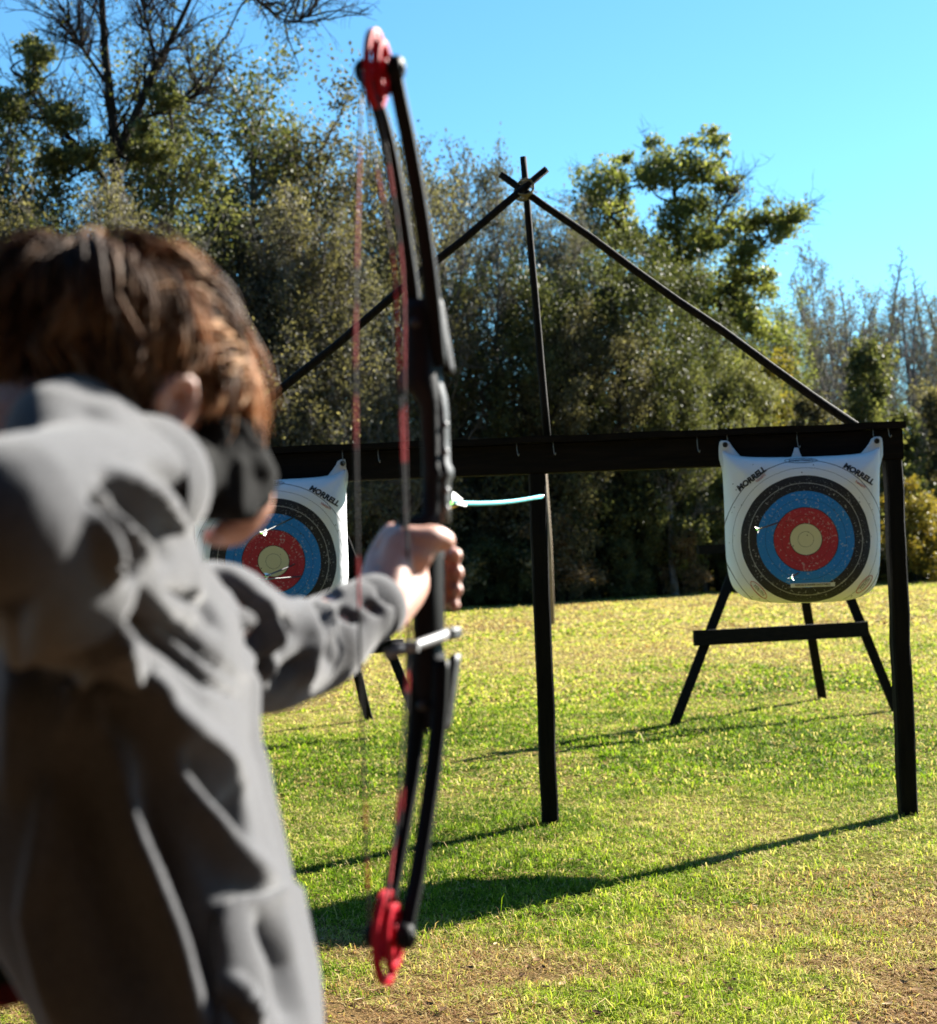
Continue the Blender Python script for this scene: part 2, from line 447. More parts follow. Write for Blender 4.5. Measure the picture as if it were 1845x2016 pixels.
# ------------------------------------------------------------------ bag targets
def m_target():
    t = NT('printed_target_cloth'); t.rough(.62); v = t.coord('Object')
    sp = t.new('ShaderNodeSeparateXYZ'); t.link(v, sp.inputs[0])
    wob = t.math('MULTIPLY', t.math('SUBTRACT', t.noise(v, 5., 2), .5), .012)
    r = t.math('ADD', t.math('SQRT', t.math('ADD', t.math('MULTIPLY', sp.outputs['X'], sp.outputs['X']), t.math('MULTIPLY', sp.outputs['Z'], sp.outputs['Z']))), wob)
    W_ = (.78, .79, .82); K = (.012, .012, .016)
    rr = t.math('DIVIDE', r, .5)
    def s(m): return m / .5
    stops = [(0, (.64, .61, .40)), (s(.0385), (.14, .14, .10)), (s(.0405), (.64, .61, .40)), (s(.080), K), (s(.0825), (.42, .022, .040)),
             (s(.1215), (.17, .012, .02)), (s(.1235), (.42, .022, .040)), (s(.162), K), (s(.1645), (.008, .20, .60)), (s(.205), (.006, .07, .21)), (s(.207), (.008, .20, .60)),
             (s(.2465), K), (s(.287), (.3, .3, .3)), (s(.290), K), (s(.329), W_), (s(.368), (.12, .12, .14)), (s(.3705), W_), (s(.410), (.12, .12, .14)), (s(.4125), W_)]
    c = t.ramp(rr, stops, 'CONSTANT')
    # pale flecks where points have torn the print, denser towards the middle
    fl = t.noise(v, 85., 3, .7)
    wear = t.math('ADD', fl, t.math('MULTIPLY', t.noise(v, 9., 3), .22))
    mk = t.ramp(wear, [(.715, (0, 0, 0)), (.76, (1, 1, 1))])
    inside = t.ramp(rr, [(s(.079), (0, 0, 0)), (s(.083), (.7, .7, .7)), (s(.30), (.55, .55, .55)), (s(.33), (0, 0, 0))])
    c = t.mix(t.mix(1.0, mk, inside, 'MULTIPLY'), c, (.55, .54, .54))
    # dark holes
    hl = t.new('ShaderNodeTexVoronoi'); hl.inputs['Scale'].default_value = 34.; hl.inputs['Randomness'].default_value = 1.
    t.link(v, hl.inputs['Vector'])
    hk = t.math('LESS_THAN', hl.outputs['Distance'], .13)
    sel = t.math('GREATER_THAN', t.noise(v, 12., 1), .56)
    hf = t.math('MULTIPLY', t.math('MULTIPLY', hk, sel), .85)
    c = t.mix(hf, c, (.03, .03, .035))
    t.col(c)
    n2 = t.noise(v, 6., 5, .6); t.bump(n2, .35, .02)
    return t.m
M['target'] = m_target()
M['ear'] = m_simple('white_cloth', (.56, .58, .62), (.70, .71, .74), 9., .7, .4, 25.)
M['ink'] = m_simple('black_ink', (.02, .02, .022), None, rough=.7)
M['red_ink'] = m_simple('red_ink', (.42, .04, .04), None, rough=.7)
M['grommet'] = m_simple('grommet_metal', (.05, .05, .05), None, rough=.4, metal=.8)

HWX, HWZ, HD, ZO = .402, .388, .15, .058                    # half width, half height, half depth
def bag_front(x, z):
    """depth of the front cloth (negative = to the archer)"""
    z = z - ZO; u = min(1, abs(x) / (HWX + .004)); w = min(1, abs(z) / (HWZ + .004))
    return -HD * (max(0, 1 - u ** 5.0)) ** .42 * (max(0, 1 - w ** 6)) ** .42 - .004 * sin(9 * x + 3 * z) - .0045 * sin(14 * z - 5 * x)
def bag_mesh(seed):
    """pillow shaped bag; corners rounded below, pulled up above"""
    n = 44; r = random.Random(seed)
    grid = np.sin(np.linspace(-pi / 2, pi / 2, n + 1)) * .5 + np.linspace(-1, 1, n + 1) * .5
    vs = []; fs = []
    def outline(u, w):
        x = u * HWX; z = w * HWZ
        if w < 0:                                  # rounded bottom corners
            k = (abs(u) ** 4) * (w ** 4); x *= 1 - .115 * k; z *= 1 - .13 * k
            z -= -.012 + .03 * (1 - u * u) * w * w * .5
            x *= 1 - .03 * w * w
        else:
            x *= 1 + .035 * w ** 3 * abs(u) ** 3    # corners drawn outward and up
            z += .05 * (abs(u) ** 9) * w ** 6 - .012 * (1 - u * u) * w ** 4
        return x, z
    for side in (-1, 1):
        for i in range(n + 1):
            for j in range(n + 1):
                u, w = grid[i], grid[j]; x, z = outline(u, w)
                d = HD * (max(0, 1 - abs(u) ** 5)) ** .42 * (max(0, 1 - abs(w) ** 6)) ** .42
                wr = .0035 * sin(9 * x + 3 * z + seed) + .004 * sin(14 * z - 5 * x)
                # tension folds running in from the ears
                for sx in (-1, 1):
                    ex, ez = sx * HWX, HWZ; dd = sqrt((x - ex) ** 2 + (z - ez) ** 2); an = math.atan2(ez - z, (ex - x) * sx + 1e-6)
                    wr += .010 * math.exp(-dd / .16) * sin(an * 9 + seed)
                edge = (1 - abs(u) ** 8) * (1 - abs(w) ** 8)
                vs.append((x, side * (d + wr * edge), z))
    m = n + 1
    for i in range(n):
        for j in range(n):
            a = i * m + j; fs.append((a, a + m, a + m + 1, a + 1)); a2 = a + m * m; fs.append((a2, a2 + 1, a2 + m + 1, a2 + m))
    for k in range(n):                              # stitch the rim
        for a, b2 in (((k) * m, (k + 1) * m), ((k + 1) * m + n, k * m + n), (k + 1, k), (n * m + k, n * m + k + 1)):
            fs.append((a, a + m * m, b2 + m * m, b2))
    vs = [(a, b_, c + ZO) for a, b_, c in vs]
    me = bpy.data.meshes.new('bag'); me.from_pydata(vs, [], fs)
    bm = bmesh.new(); bm.from_mesh(me); bmesh.ops.remove_doubles(bm, verts=bm.verts, dist=.0008); bmesh.ops.recalc_face_normals(bm, faces=bm.faces); bm.to_mesh(me); bm.free()
    return me
def text_mesh(body, size, shear=0., bold=0.0):
    c = bpy.data.curves.new('t', 'FONT'); c.body = body; c.size = size; c.shear = shear; c.align_x = 'CENTER'; c.align_y = 'CENTER'
    c.extrude = .0006; c.offset = bold; c.resolution_u = 3
    o = bpy.data.objects.new('t', c); COL.objects.link(o)
    bpy.context.view_layer.update()
    me = bpy.data.meshes.new_from_object(o.evaluated_get(bpy.context.evaluated_depsgraph_get()))
    bpy.data.objects.remove(o); bpy.data.curves.remove(c)
    return me
from mathutils.bvhtree import BVHTree
BVH = {}
def put_on_bag(name, me, x, z, ang, mat, parent, sx=1., lift=0.):
    """lay a flat mesh (its XY) on the bag's front cloth at (x, z)"""
    bm = bmesh.new(); bm.from_mesh(me)
    bmesh.ops.subdivide_edges(bm, edges=[e for e in bm.edges if e.calc_length() > .02], cuts=1)
    for v in bm.verts:
        px = x + (v.co.x * sx) * cos(ang) - v.co.y * sin(ang); pz = z + (v.co.x * sx) * sin(ang) + v.co.y * cos(ang)
        hit = BVH[parent.name].ray_cast(Vector((px, -1, pz)), Vector((0, 1, 0)))[0]
        v.co = Vector((px, (hit.y if hit else bag_front(px, pz)) - .0012 - lift - v.co.z, pz))
    bm.to_mesh(me); bm.free()
    me.materials.clear()
    return link_mesh(name, me, mat, parent, False)
def ring_mesh(a, b, w, n=40):
    vs = []; fs = []
    for k in range(n):
        t = 2 * pi * k / n
        for s in (1, 0): vs.append(((a - w * s) * cos(t), (b - w * s) * sin(t), .0006))
    for k in range(n):
        j = (k + 1) % n; fs.append((2 * k, 2 * j, 2 * j + 1, 2 * k + 1))
    me = bpy.data.meshes.new('r'); me.from_pydata(vs, [], fs); return me
def rect_mesh(w, h):
    n = 12; vs = []; fs = []
    for i in range(n + 1):
        for s in (-1, 1): vs.append((w * (i / n - .5), s * h / 2, .0004))
    for i in range(n): fs.append((2 * i, 2 * i + 2, 2 * i + 3, 2 * i + 1))
    me = bpy.data.meshes.new('r'); me.from_pydata(vs, [], fs); return me

def make_target(cx, cy, Y, yaw, roll, label, seed):
    c = at_y(cx, cy, Y)
    t = empty('bag_target', c); t.rotation_euler = (0, roll, yaw)
    tag(t, label, 'archery target', 'bag targets hung from the rack')
    bo = link_mesh('bag', bag_mesh(seed), M['target'], t)
    bb = bmesh.new(); bb.from_mesh(bo.data); BVH[t.name] = BVHTree.FromBMesh(bb); bb.free()
    for sx in (-1, 1):                              # pulled-up corner ears with an eyelet
        e = MB(); x0 = sx * (HWX + .002); pr_ = []
        prof = [(-.05, -.10, .075), (-.018, .0, .062), (-.006, .045, .045), (-.001, .075, .034), (0, .098, .027), (0, .108, .014)]
        vs = []; m_ = 10
        for (dxx, dz, hw) in prof:
            for k in range(m_):
                a = 2 * pi * k / m_
                vs.append((x0 + sx * (dxx - hw * .38) + hw * cos(a), -.01 + (.012 + max(0, -dz) * .3 + (.02 if dz < .01 else 0)) * sin(a) + .003 * sin(3 * a + dz * 40), HWZ + ZO - .014 + dz * .9))
        fs = []
        for i in range(len(prof) - 1):
            for k in range(m_):
                j = (k + 1) % m_; fs.append((i * m_ + k, i * m_ + j, (i + 1) * m_ + j, (i + 1) * m_ + k))
        fs.append(tuple(range(len(vs) - m_, len(vs))))
        e.add(vs, fs); ear = e.build('hanging_ear', M['ear'], t, True)
        q = MB(); ctr = Vector((x0 - sx * .012, -.030, HWZ + ZO + .060))
        q.tube([ctr + Vector((.011 * cos(a), 0, .011 * sin(a))) for a in np.linspace(0, 2 * pi, 15)], .0035, 6, cap=False)
        q.tube([ctr + Vector((0, .004, 0)), ctr + Vector((0, .002, 0))], .010, 10)
        q.build('eyelet', M['grommet'], ear, True)
    e = MB(); vs = []                                 # small middle tab
    for (dz, hw, th) in ((-.03, .05, .03), (0, .03, .014), (.03, .018, .007), (.055, .010, .004)):
        for k in range(8):
            a = 2 * pi * k / 8; vs.append((-.02 + hw * cos(a), th * sin(a), HWZ + ZO - .018 + dz))
    fs = []
    for i in range(3):
        for k in range(8):
            j = (k + 1) % 8; fs.append((i * 8 + k, i * 8 + j, (i + 1) * 8 + j, (i + 1) * 8 + k))
    fs.append(tuple(range(24, 32))); e.add(vs, fs); e.build('hanging_tab', M['ear'], t, True)
    for sx, an in ((-1, radians(37)), (1, radians(-33))):
        put_on_bag('lettering', text_mesh('MORRELL', .041, .12, .0020), sx * .268 + (.012 if sx > 0 else 0), .318 if sx < 0 else .332, an, M['ink'], t)
        o_ = put_on_bag('small_lettering', text_mesh('TARGETS', .015, .2), sx * .268 + .036 * cos(an) + .027 * sin(an), .320 + .036 * sin(an) - .027 * cos(an), an, M['red_ink'], t)
        an2 = radians(-48) if sx < 0 else radians(48)
        put_on_bag('oval_logo', ring_mesh(.060, .020, .0035), sx * .27 + .026, -.248 + sx * .010, an2, M['red_ink'], t)
        put_on_bag('logo_lettering', text_mesh('YOUTH', .022, .3), sx * .27 + .026, -.248 + sx * .010, an2, M['ink'], t)
    put_on_bag('header_oval', ring_mesh(.085, .014, .003), -.01, .410, 0, M['ink'], t)
    put_on_bag('header_lettering', text_mesh('RANGE TARGET', .017, .1), -.01, .410, 0, M['ink'], t)
    strip = put_on_bag('label_strip', rect_mesh(.225, .021), .030, -.236, radians(1), M['ear'], t)
    lt = put_on_bag('strip_lettering', text_mesh('REPLACE INNER FACE HERE', .0145), .030, -.236, radians(1), M['ink'], t, 1., .0015)
    return t
T_right = make_target(1580, 1062, YR - .15, radians(-5), radians(1.0), 'white bag target beside the right post, whole face in view', 1)
T_left = make_target(537, 1105, YR - .04, radians(9), radians(-.5), 'white bag target behind the hand of the archer, its right side sunlit', 4)

# ------------------------------------------------------------------ easels behind the targets
def easel(feet, apx, bar, bar2, label):
    """feet: left, rear, right photo positions; apx: photo position of the top at the mean depth"""
    F = [ground_at(*p) for p in feet]; c = (F[0] + F[1] + F[2]) / 3
    e = empty('target_easel', (c.x, c.y, 0)); tag(e, label, 'easel', 'tripod easels behind the targets')
    ym = (F[0].y + F[2].y) / 2 + .45
    top = at_y(*apx, ym)
    for i, f in enumerate(F):
        b = MB(); off = Vector(((-.10, 0, .10)[i], (0, .10, 0)[i], 0))
        t_ = top + off; b.box(f - c + Vector((0, 0, -.03)), t_ - Vector((c.x, c.y, 0)) + (t_ - f).normalized() * .10, .074, .045, up=(0, -1, 0) if i != 1 else (0, 1, 0)); b.build('leg', M['rack'], e)
    def lerp_leg(i, z): f = F[i]; t_ = top + Vector(((-.10, 0, .10)[i], 0, 0)); k = z / t_.z; return f.lerp(t_, k)
    for (ya, ov, hh) in (bar, bar2):
        zc = ya; a = lerp_leg(0, zc); b_ = lerp_leg(2, zc); d = (b_ - a).normalized()
        q = MB(); q.box(a - d * ov[0] - Vector((c.x, c.y + .052, 0)), b_ + d * ov[1] - Vector((c.x, c.y + .052, 0)), .045, hh); q.build('crossbar', M['rack_x'], e)
    return e
e1 = easel([(1322, 1432), (1620, 1376), (1768, 1400)], (1545, 920), (.70, (.12, .02), .125), (1.42, (.40, .15), .075), 'dark wooden tripod easel standing behind the target by the right post')
e2 = easel([(300, 1465), (728, 1418), (838, 1445)], (600, 925), (.72, (.12, .12), .10), (1.42, (.12, .15), .075), 'dark wooden tripod easel partly hidden by the arm of the archer')

# far slender pole behind the middle post
b = MB(); p = gx(1081, 31.5); b.tube([(0, 0, -.1), (.01, 0, 1.6), (-.03, 0, 3.1)], [.065, .06, .05], 10)
o = b.build('wooden_pole', M['tan_pole'], None, True); o.location = p; tag(o, 'slim weathered pole standing in the field just behind the middle post', 'pole')
# ------------------------------------------------------------------ arrows already in the targets
M['shaft'] = m_simple('dark_shaft', (.012, .013, .015), None, rough=.35)
M['vane_white'] = m_simple('white_vane', (.80, .80, .76), None, rough=.5)
M['nock_green'] = m_simple('green_nock', (.20, .75, .05), None, rough=.35)
M['cyan_shaft'] = m_simple('cyan_shaft', (.06, .40, .46), (.09, .46, .50), 20., .4)
M['vane_yellow'] = m_simple('yellow_vane', (.85, .62, .10), None, rough=.5)
M['steel'] = m_simple('point_steel', (.35, .35, .36), None, rough=.3, metal=.9)
def arrow(nock, tip, shaft_mat, vane_mats, label, r=.0036, hen=0., group=None, L=.76, sag=0.):
    nock = Vector(nock); d = (Vector(tip) - nock).normalized()
    a = empty('arrow', nock); a.rotation_mode = 'QUATERNION'; a.rotation_quaternion = d.to_track_quat('Y', 'Z')
    tag(a, label, 'arrow', group)
    b = MB(); b.tube([(0, .012 + (L - .037) * q / 8, -sag * sin(pi * q / 8)) for q in range(9)], r, 10); b.build('shaft', shaft_mat, a, True)
    b = MB(); b.tube([(0, L - .026, 0), (0, L - .012, 0), (0, L, 0)], [r * 1.02, r * .9, r * .1], 10); b.build('point', M['steel'], a, True)
    b = MB(); b.tube([(0, .014, 0), (0, .004, 0)], [r * .95, r * .8], 8)
    for s in (-1, 1): b.box((s * r * .55, .006, 0), (s * r * .6, -.008, 0), r * .45, r * 1.1)
    b.build('nock', M['nock_green'], a, False)
    for k in range(3):
        an = hen + k * 2 * pi / 3; b = MB(); vs = []
        prof = [(.022, .002), (.026, .010), (.036, .0155), (.048, .0145), (.066, .009), (.084, .0035), (.090, .0015)]
        for (yy, hh) in prof:
            for s in (-.0004, .0004):
                for rr in (r * .9, r + hh):
                    x = rr * cos(an) - s * sin(an); z = rr * sin(an) + s * cos(an); vs.append((x, yy, z))
        fs = []
        for i in range(len(prof) - 1):
            q = i * 4
            for (m, n_) in ((0, 1), (1, 3), (3, 2), (2, 0)): fs.append((q + m, q + n_, q + 4 + n_, q + 4 + m))
        fs += [(0, 2, 3, 1), (len(vs) - 4, len(vs) - 3, len(vs) - 1, len(vs) - 2)]
        b.add(vs, fs); b.build('vane', vane_mats[k % len(vane_mats)], a, False)
    return a
def stuck(f, e, Y, label, vm, hen=0.):
    """arrow whose vanes show at photo point f and which enters the face at e"""
    hit = at_y(*e, Y)
    for _ in range(20):
        pass
    lo, hi = Y - .75, Y - .2                         # distance of the nock so that the visible length is true
    for _ in range(30):
        m_ = (lo + hi) / 2
        if (at_y(*f, m_) - hit).length > .60: lo = m_
        else: hi = m_
    arrow(at_y(*f, lo), hit, M['shaft'], vm, label, .0042, hen, None)
YT1, YT2 = T_right.location.y - .14, T_left.location.y - .14
WV = [M['vane_white']]; 
stuck((1490, 1043), (1532, 1029), YT1, 'dark arrow stuck in the blue ring left of the red on the right target', [M['vane_yellow'], M['vane_white'], M['vane_white']], .4)
stuck((1557, 1138), (1572, 1128), YT1, 'dark arrow with white vanes low in the blue ring of the right target', WV, 1.2)
stuck((514, 1050), (580, 1018), YT2, 'dark arrow with white vanes high in the blue ring of the left target', WV, .9)
stuck((522, 1135), (578, 1112), YT2, 'dark arrow entering the yellow centre of the left target', WV, .2)
stuck((496, 1143), (590, 1135), YT2, 'dark arrow low in the red ring of the left target', WV, .6)

# ------------------------------------------------------------------ trees
class Wood:
    def __init__(self): self.v = []; self.q = []; self.n = 0
    def tube(self, pts, rad, sides):
        pts = np.asarray(pts, float); k = len(pts)
        t = np.gradient(pts, axis=0); t /= np.linalg.norm(t, axis=1)[:, None] + 1e-9
        r = np.array([1., 0, 0]) if abs(t[0, 0]) < .8 else np.array([0, 0, 1.])
        s = r - t * (t @ r)[:, None]; s /= np.linalg.norm(s, axis=1)[:, None] + 1e-9
        q = np.cross(t, s)
        a = np.arange(sides) * 2 * pi / sides
        ring = pts[:, None] + np.asarray(rad)[:, None, None] * (s[:, None] * np.cos(a)[None, :, None] + q[:, None] * np.sin(a)[None, :, None])
        self.v.append(ring.reshape(-1, 3))
        i = np.arange(k - 1)[:, None] * sides; j = np.arange(sides)[None]
        b = self.n
        self.q.append(np.stack([b + i + j, b + i + (j + 1) % sides, b + i + sides + (j + 1) % sides, b + i + sides + j], -1).reshape(-1, 4))
        self.n += k * sides
    def mesh(self, name): return npmesh(name, np.concatenate(self.v), quads=np.concatenate(self.q))

def path(R, p0, d, L, n, wander, up):
    pts = [np.array(p0, float)]; d = np.array(d, float); d /= np.linalg.norm(d)
    for i in range(n):
        d = d + R.normal(0, wander, 3) + np.array([0, 0, up]); d /= np.linalg.norm(d)
        pts.append(pts[-1] + d * L / n)
    return np.array(pts)

def leaf_mesh(R, C, size, name, droop=0., aspect=.55):
    N = len(C)
    nrm = R.normal(0, 1, (N, 3)); nrm[:, 2] = np.abs(nrm[:, 2]) * .8 + .1; nrm /= np.linalg.norm(nrm, axis=1)[:, None]
    u = np.cross(nrm, R.normal(0, 1, (N, 3))); u[:, 2] -= droop; u /= np.linalg.norm(u, axis=1)[:, None] + 1e-9
    w = np.cross(nrm, u)
    s = size * R.uniform(.6, 1.4, N)[:, None]
    V = np.stack([C - u * s, C + w * s * aspect + nrm * s * .15, C + u * s, C - w * s * aspect + nrm * s * .15], 1).reshape(-1, 3)
    Q = np.arange(N * 4).reshape(N, 4)
    me = npmesh(name, V, quads=Q)
    at = me.attributes.new('tint', 'FLOAT', 'POINT'); at.data.foreach_set('value', np.repeat(np.clip(R.normal(.5, .22, N), 0, 1), 4).astype(np.float32))
    return me

def make_tree(seed, H, r0, cb, spread, nb=22, n2=6, n3=4, leaves=12000, lsize=.075, up=.05, clump=.28, prof='round', lean=0., tw=.008, droop=0., forks=()):
    """(wood mesh, leaf mesh) of a tree H tall; cb = share of the trunk without limbs"""
    R = np.random.default_rng(seed); Wd = Wood(); ends = []
    tr = path(R, (0, 0, -.15), (lean, 0, 1), H * .93, 14, .06, .05)
    k = np.linspace(0, 1, len(tr)); Wd.tube(tr, r0 * (1 - k) ** .8 + .012 + r0 * .35 * np.exp(-k * 22), 8)
    trunks = [(tr, r0)]
    for (kt, dx, dz, Lf, rr) in forks:
        i = int(kt * 14); f = path(R, tr[i], (dx, R.uniform(-.2, .2), dz), Lf, 10, .07, .05)
        kk = np.linspace(0, 1, 11); Wd.tube(f, rr * (1 - kk) ** .8 + .012, 7); trunks.append((f, rr))
    for (tk, rr) in trunks:
        main = tk is tr
        for b in range(nb if main else int(nb * .5)):
            t = cb + (1 - cb) * ((b + R.random()) / (nb if main else nb * .5)) if main else .25 + .75 * R.random()
            i = min(len(tk) - 2, int(t * (len(tk) - 1))); fr = t * (len(tk) - 1) - i
            p = tk[i] * (1 - fr) + tk[i + 1] * fr
            tt = (t - cb) / max(1e-6, 1 - cb)
            pf = {'round': sqrt(max(.05, 1 - (1.7 * tt - .75) ** 2 * .8)), 'cone': 1.05 - .85 * tt, 'top': .35 + .9 * sin(pi * min(1, tt * .85 + .1)), 'col': .8 - .3 * tt}[prof]
            L = spread * max(.18, pf) * R.uniform(.65, 1.2)
            a = b * 2.4 + R.uniform(-.5, .5)
            el = R.uniform(.05, .7) + .5 * tt
            d = (cos(a) * cos(el), sin(a) * cos(el), sin(el))
            pts = path(R, p, d, L, 7, .13, up); kk = np.linspace(0, 1, 8)
            rb = min(rr * .5, .018 * L + .012) * (1 - .3 * tt)
            Wd.tube(pts, rb * (1 - kk) ** .9 + tw * .6, 5)
            for c in range(n2):
                s = R.uniform(.25, 1.); i2 = min(6, int(s * 7)); q0 = pts[i2] + (pts[i2 + 1] - pts[i2]) * (s * 7 - i2 if i2 < 7 else 0)
                d2 = (pts[i2 + 1] - pts[i2]) / (np.linalg.norm(pts[i2 + 1] - pts[i2]) + 1e-9) + R.normal(0, .6, 3)
                L2 = L * R.uniform(.25, .5); p2 = path(R, q0, d2, L2, 5, .18, up * .6)
                Wd.tube(p2, np.linspace(rb * .45 + tw * .3, tw * .5, 6), 4)
                for e in range(n3):
                    s3 = R.uniform(.3, 1.); i3 = min(4, int(s3 * 5)); q3 = p2[i3]
                    d3 = (p2[i3 + 1] - p2[i3]) / (np.linalg.norm(p2[i3 + 1] - p2[i3]) + 1e-9) + R.normal(0, .7, 3)
                    p3 = path(R, q3, d3, L2 * R.uniform(.35, .7), 3, .2, 0)
                    Wd.tube(p3, [tw * .7, tw * .55, tw * .4, tw * .2], 3)
                    ends.append(p3[-1]); ends.append(p3[2]); 
    ends = np.array(ends)
    wm = Wd.mesh('trunk')
    if not leaves: return wm, None
    keep = R.random(len(ends)) < .8                   # some twigs stay bare: gaps
    E = ends[keep]
    idx = R.integers(0, len(E), leaves); C = E[idx] + np.clip(R.normal(0, 1, (leaves, 3)), -1.3, 1.3) * clump * R.uniform(.4, 1.2, (leaves, 1))
    C[:, 2] = np.maximum(C[:, 2], .05)
    return wm, leaf_mesh(R, C, lsize, 'crown', droop)

def place_tree(kind, protos, x, d, h, lab, group=None, rz=None, mats=None, sq=1.0, lean=0.):
    pr = protos[place_tree.i % len(protos)]; place_tree.i += 1
    wm, lm, H0, bark, leaf = pr
    p = gx(x, d); t = empty(kind, p, place_tree.i * 2.399 if rz is None else rz)
    s = h / H0; t.scale = (s * sq, s * sq, s); t.rotation_euler.y = lean
    tag(t, lab, 'shrub' if 'shrub' in kind else 'tree', group)
    link_mesh('trunk', wm, bark, t)
    if lm is not None:
        if mats is not None and mats is not leaf:
            key = (lm.name, mats.name)
            if key not in place_tree.c:
                l2 = lm.copy(); l2.materials.clear(); l2.materials.append(mats); place_tree.c[key] = l2
            lm = place_tree.c[key]
        link_mesh('crown', lm, leaf, t, smooth=False)
    return t
place_tree.i = 0; place_tree.c = {}
def proto(bark, leaf, H, **kw):
    wm, lm = make_tree(H=H, **kw)
    H = max(max(v.co.z for v in wm.vertices), np.percentile([v.co.z for v in lm.vertices], 99.7) if lm else 0)
    return (wm, lm, H, M[bark], M[leaf] if leaf else None)

OAK = [proto('bark', 'leaf_dark', 10., seed=s, r0=.24, cb=.12, spread=4.2, nb=30, n2=7, n3=5, leaves=30000, lsize=.062, clump=.26, prof='round') for s in (11, 12, 13)]
EVER = [proto('bark_grey', 'leaf_mid', 13., seed=s, r0=.20, cb=.22, spread=3.4, nb=30, n2=7, n3=5, leaves=11500, lsize=.062, clump=.34, prof='col', up=.09) for s in (21, 22, 23)]
BARE = [proto('bark_grey', 'leaf_moss', 13., seed=s, r0=.15, cb=.25, spread=3.2, nb=30, n2=7, n3=5, leaves=2600, lsize=.07, clump=.22, prof='col', up=.12, tw=.010) for s in (31, 32)]
WISPY = [proto('bark_grey', 'leaf_olive', 11., seed=s, r0=.13, cb=.10, spread=3.2, nb=36, n2=8, n3=6, leaves=11000, lsize=.055, clump=.24, prof='col', up=.10, tw=.010) for s in (91, 92, 93)]
CYP = [proto('bark_grey', None, 15., seed=s, r0=.17, cb=.30, spread=1.5, nb=54, n2=6, n3=4, leaves=0, prof='cone', up=.05, tw=.011) for s in (41, 42, 43)]
SHRUB = [proto('bark', 'leaf_olive', 3., seed=s, r0=.05, cb=.03, spread=1.5, nb=26, n2=5, n3=4, leaves=9000, lsize=.055, clump=.17, prof='round', up=.06, tw=.006) for s in (71, 72, 73, 74)]
LOOSE = [proto('bark_grey', 'leaf_bright', 6., seed=s, r0=.07, cb=.12, spread=1.9, nb=26, n2=6, n3=4, leaves=8000, lsize=.075, clump=.2, prof='col', up=.14, tw=.007) for s in (81, 82)]

edge = lambda x: 33 + (x / 1845) * 20.5             # where the wood begins
rt = random.Random(5)
def drawn_tree(name, d, trunks, clumps, bark, leaf, lab, lsize, per, seed, twig=1.0, scatter=0):
    """a tree grown along given stems (photo positions at distance d) with leaf clumps at the limb ends"""
    R = np.random.default_rng(seed); base = gx(trunks[0][0][0][0], d); W_ = Wood(); O = np.array(base)
    stems = []
    for (pts, r0, r1) in trunks:
        q = [np.array(P(x, y, d + R.uniform(-.15, .15) * (i > 1))) - O for i, (x, y) in enumerate(pts)]
        if len(stems) == 0: q[0] = np.array([0, 0, -.2])
        q = np.array(smooth_path_np(q)); W_.tube(q, np.linspace(r0, r1, len(q)), 7); stems.append(q)
        n = int(26 * twig)
        for b in range(n):                            # fine twigs
            i = R.integers(len(q) // 3, len(q) - 1); dirv = q[i + 1 if i + 1 < len(q) else i] - q[i - 1]; dirv = dirv / np.linalg.norm(dirv) + R.normal(0, .8, 3) * [1, 1, .5] + [0, 0, .25]
            p1 = path(R, q[i], dirv, R.uniform(.8, 2.4), 6, .2, .06); W_.tube(p1, np.linspace(.028, .008, 7), 4)
            for c in range(6):
                k = R.integers(1, 6); p2 = path(R, p1[k], p1[k] - p1[k - 1] + R.normal(0, .25, 3), R.uniform(.4, 1.1), 4, .25, .03); W_.tube(p2, np.linspace(.012, .004, 5), 3)
                for e in range(2):
                    p3 = path(R, p2[R.integers(1, 4)], R.normal(0, 1, 3) + [0, 0, .4], R.uniform(.25, .6), 3, .2, 0); W_.tube(p3, np.linspace(.007, .003, 4), 3)
    allp = np.concatenate(stems); C = []
    for (x, y, r) in clumps + [(cx + R.normal(0, 1.0) * cr, cy + R.normal(0, .8) * cr, cr * R.uniform(.35, .6)) for (cx, cy, cr) in clumps for _ in range(2)]:
        c = np.array(P(x, y, d + R.uniform(-1.6, 1.6))) - O; rm = r / FPX * d
        j = np.argmin(np.linalg.norm(allp - c - [0, 0, -rm * .8], axis=1)); mid = (allp[j] + c) / 2 + R.normal(0, .2, 3) + [0, 0, -.15]
        W_.tube(np.array(smooth_path_np([allp[j], mid, c])), np.linspace(.055, .015, 9), 5)
        for b in range(9):
            v = R.normal(0, 1, 3); v /= np.linalg.norm(v); e = c + v * rm * R.uniform(.5, 1.) * [1, 1, .75]
            W_.tube(path(R, c + R.normal(0, .1, 3) * rm, e - c, np.linalg.norm(e - c), 4, .15, 0), np.linspace(.014, .004, 5), 3)
            m = int(per * r * r / 1600 / 9); C.append(e + np.clip(R.normal(0, 1, (m, 3)), -1.4, 1.4) * rm * [.38, .38, .27])
    t = empty(name, base); tag(t, lab, 'tree')
    link_mesh('trunk', W_.mesh('trunk'), M[bark], t)
    C = np.concatenate(C)
    if scatter: C = np.concatenate([C, allp[R.integers(len(allp) // 2, len(allp), scatter)] + np.clip(R.normal(0, .5, (scatter, 3)), -.7, .7)])
    link_mesh('crown', leaf_mesh(R, C, lsize, 'crown'), M[leaf], t, smooth=False)
    return t
def smooth_path_np(p):
    out = []
    for i in range(len(p) - 1):
        a, b, c, d = p[max(i - 1, 0)], p[i], p[i + 1], p[min(i + 2, len(p) - 1)]
        for k in range(4):
            t = k / 4; out.append(.5 * ((2 * b) + (c - a) * t + (2 * a - 5 * b + 4 * c - d) * t * t + (3 * b - a - 3 * c + d) * t ** 3))
    out.append(p[-1]); return out
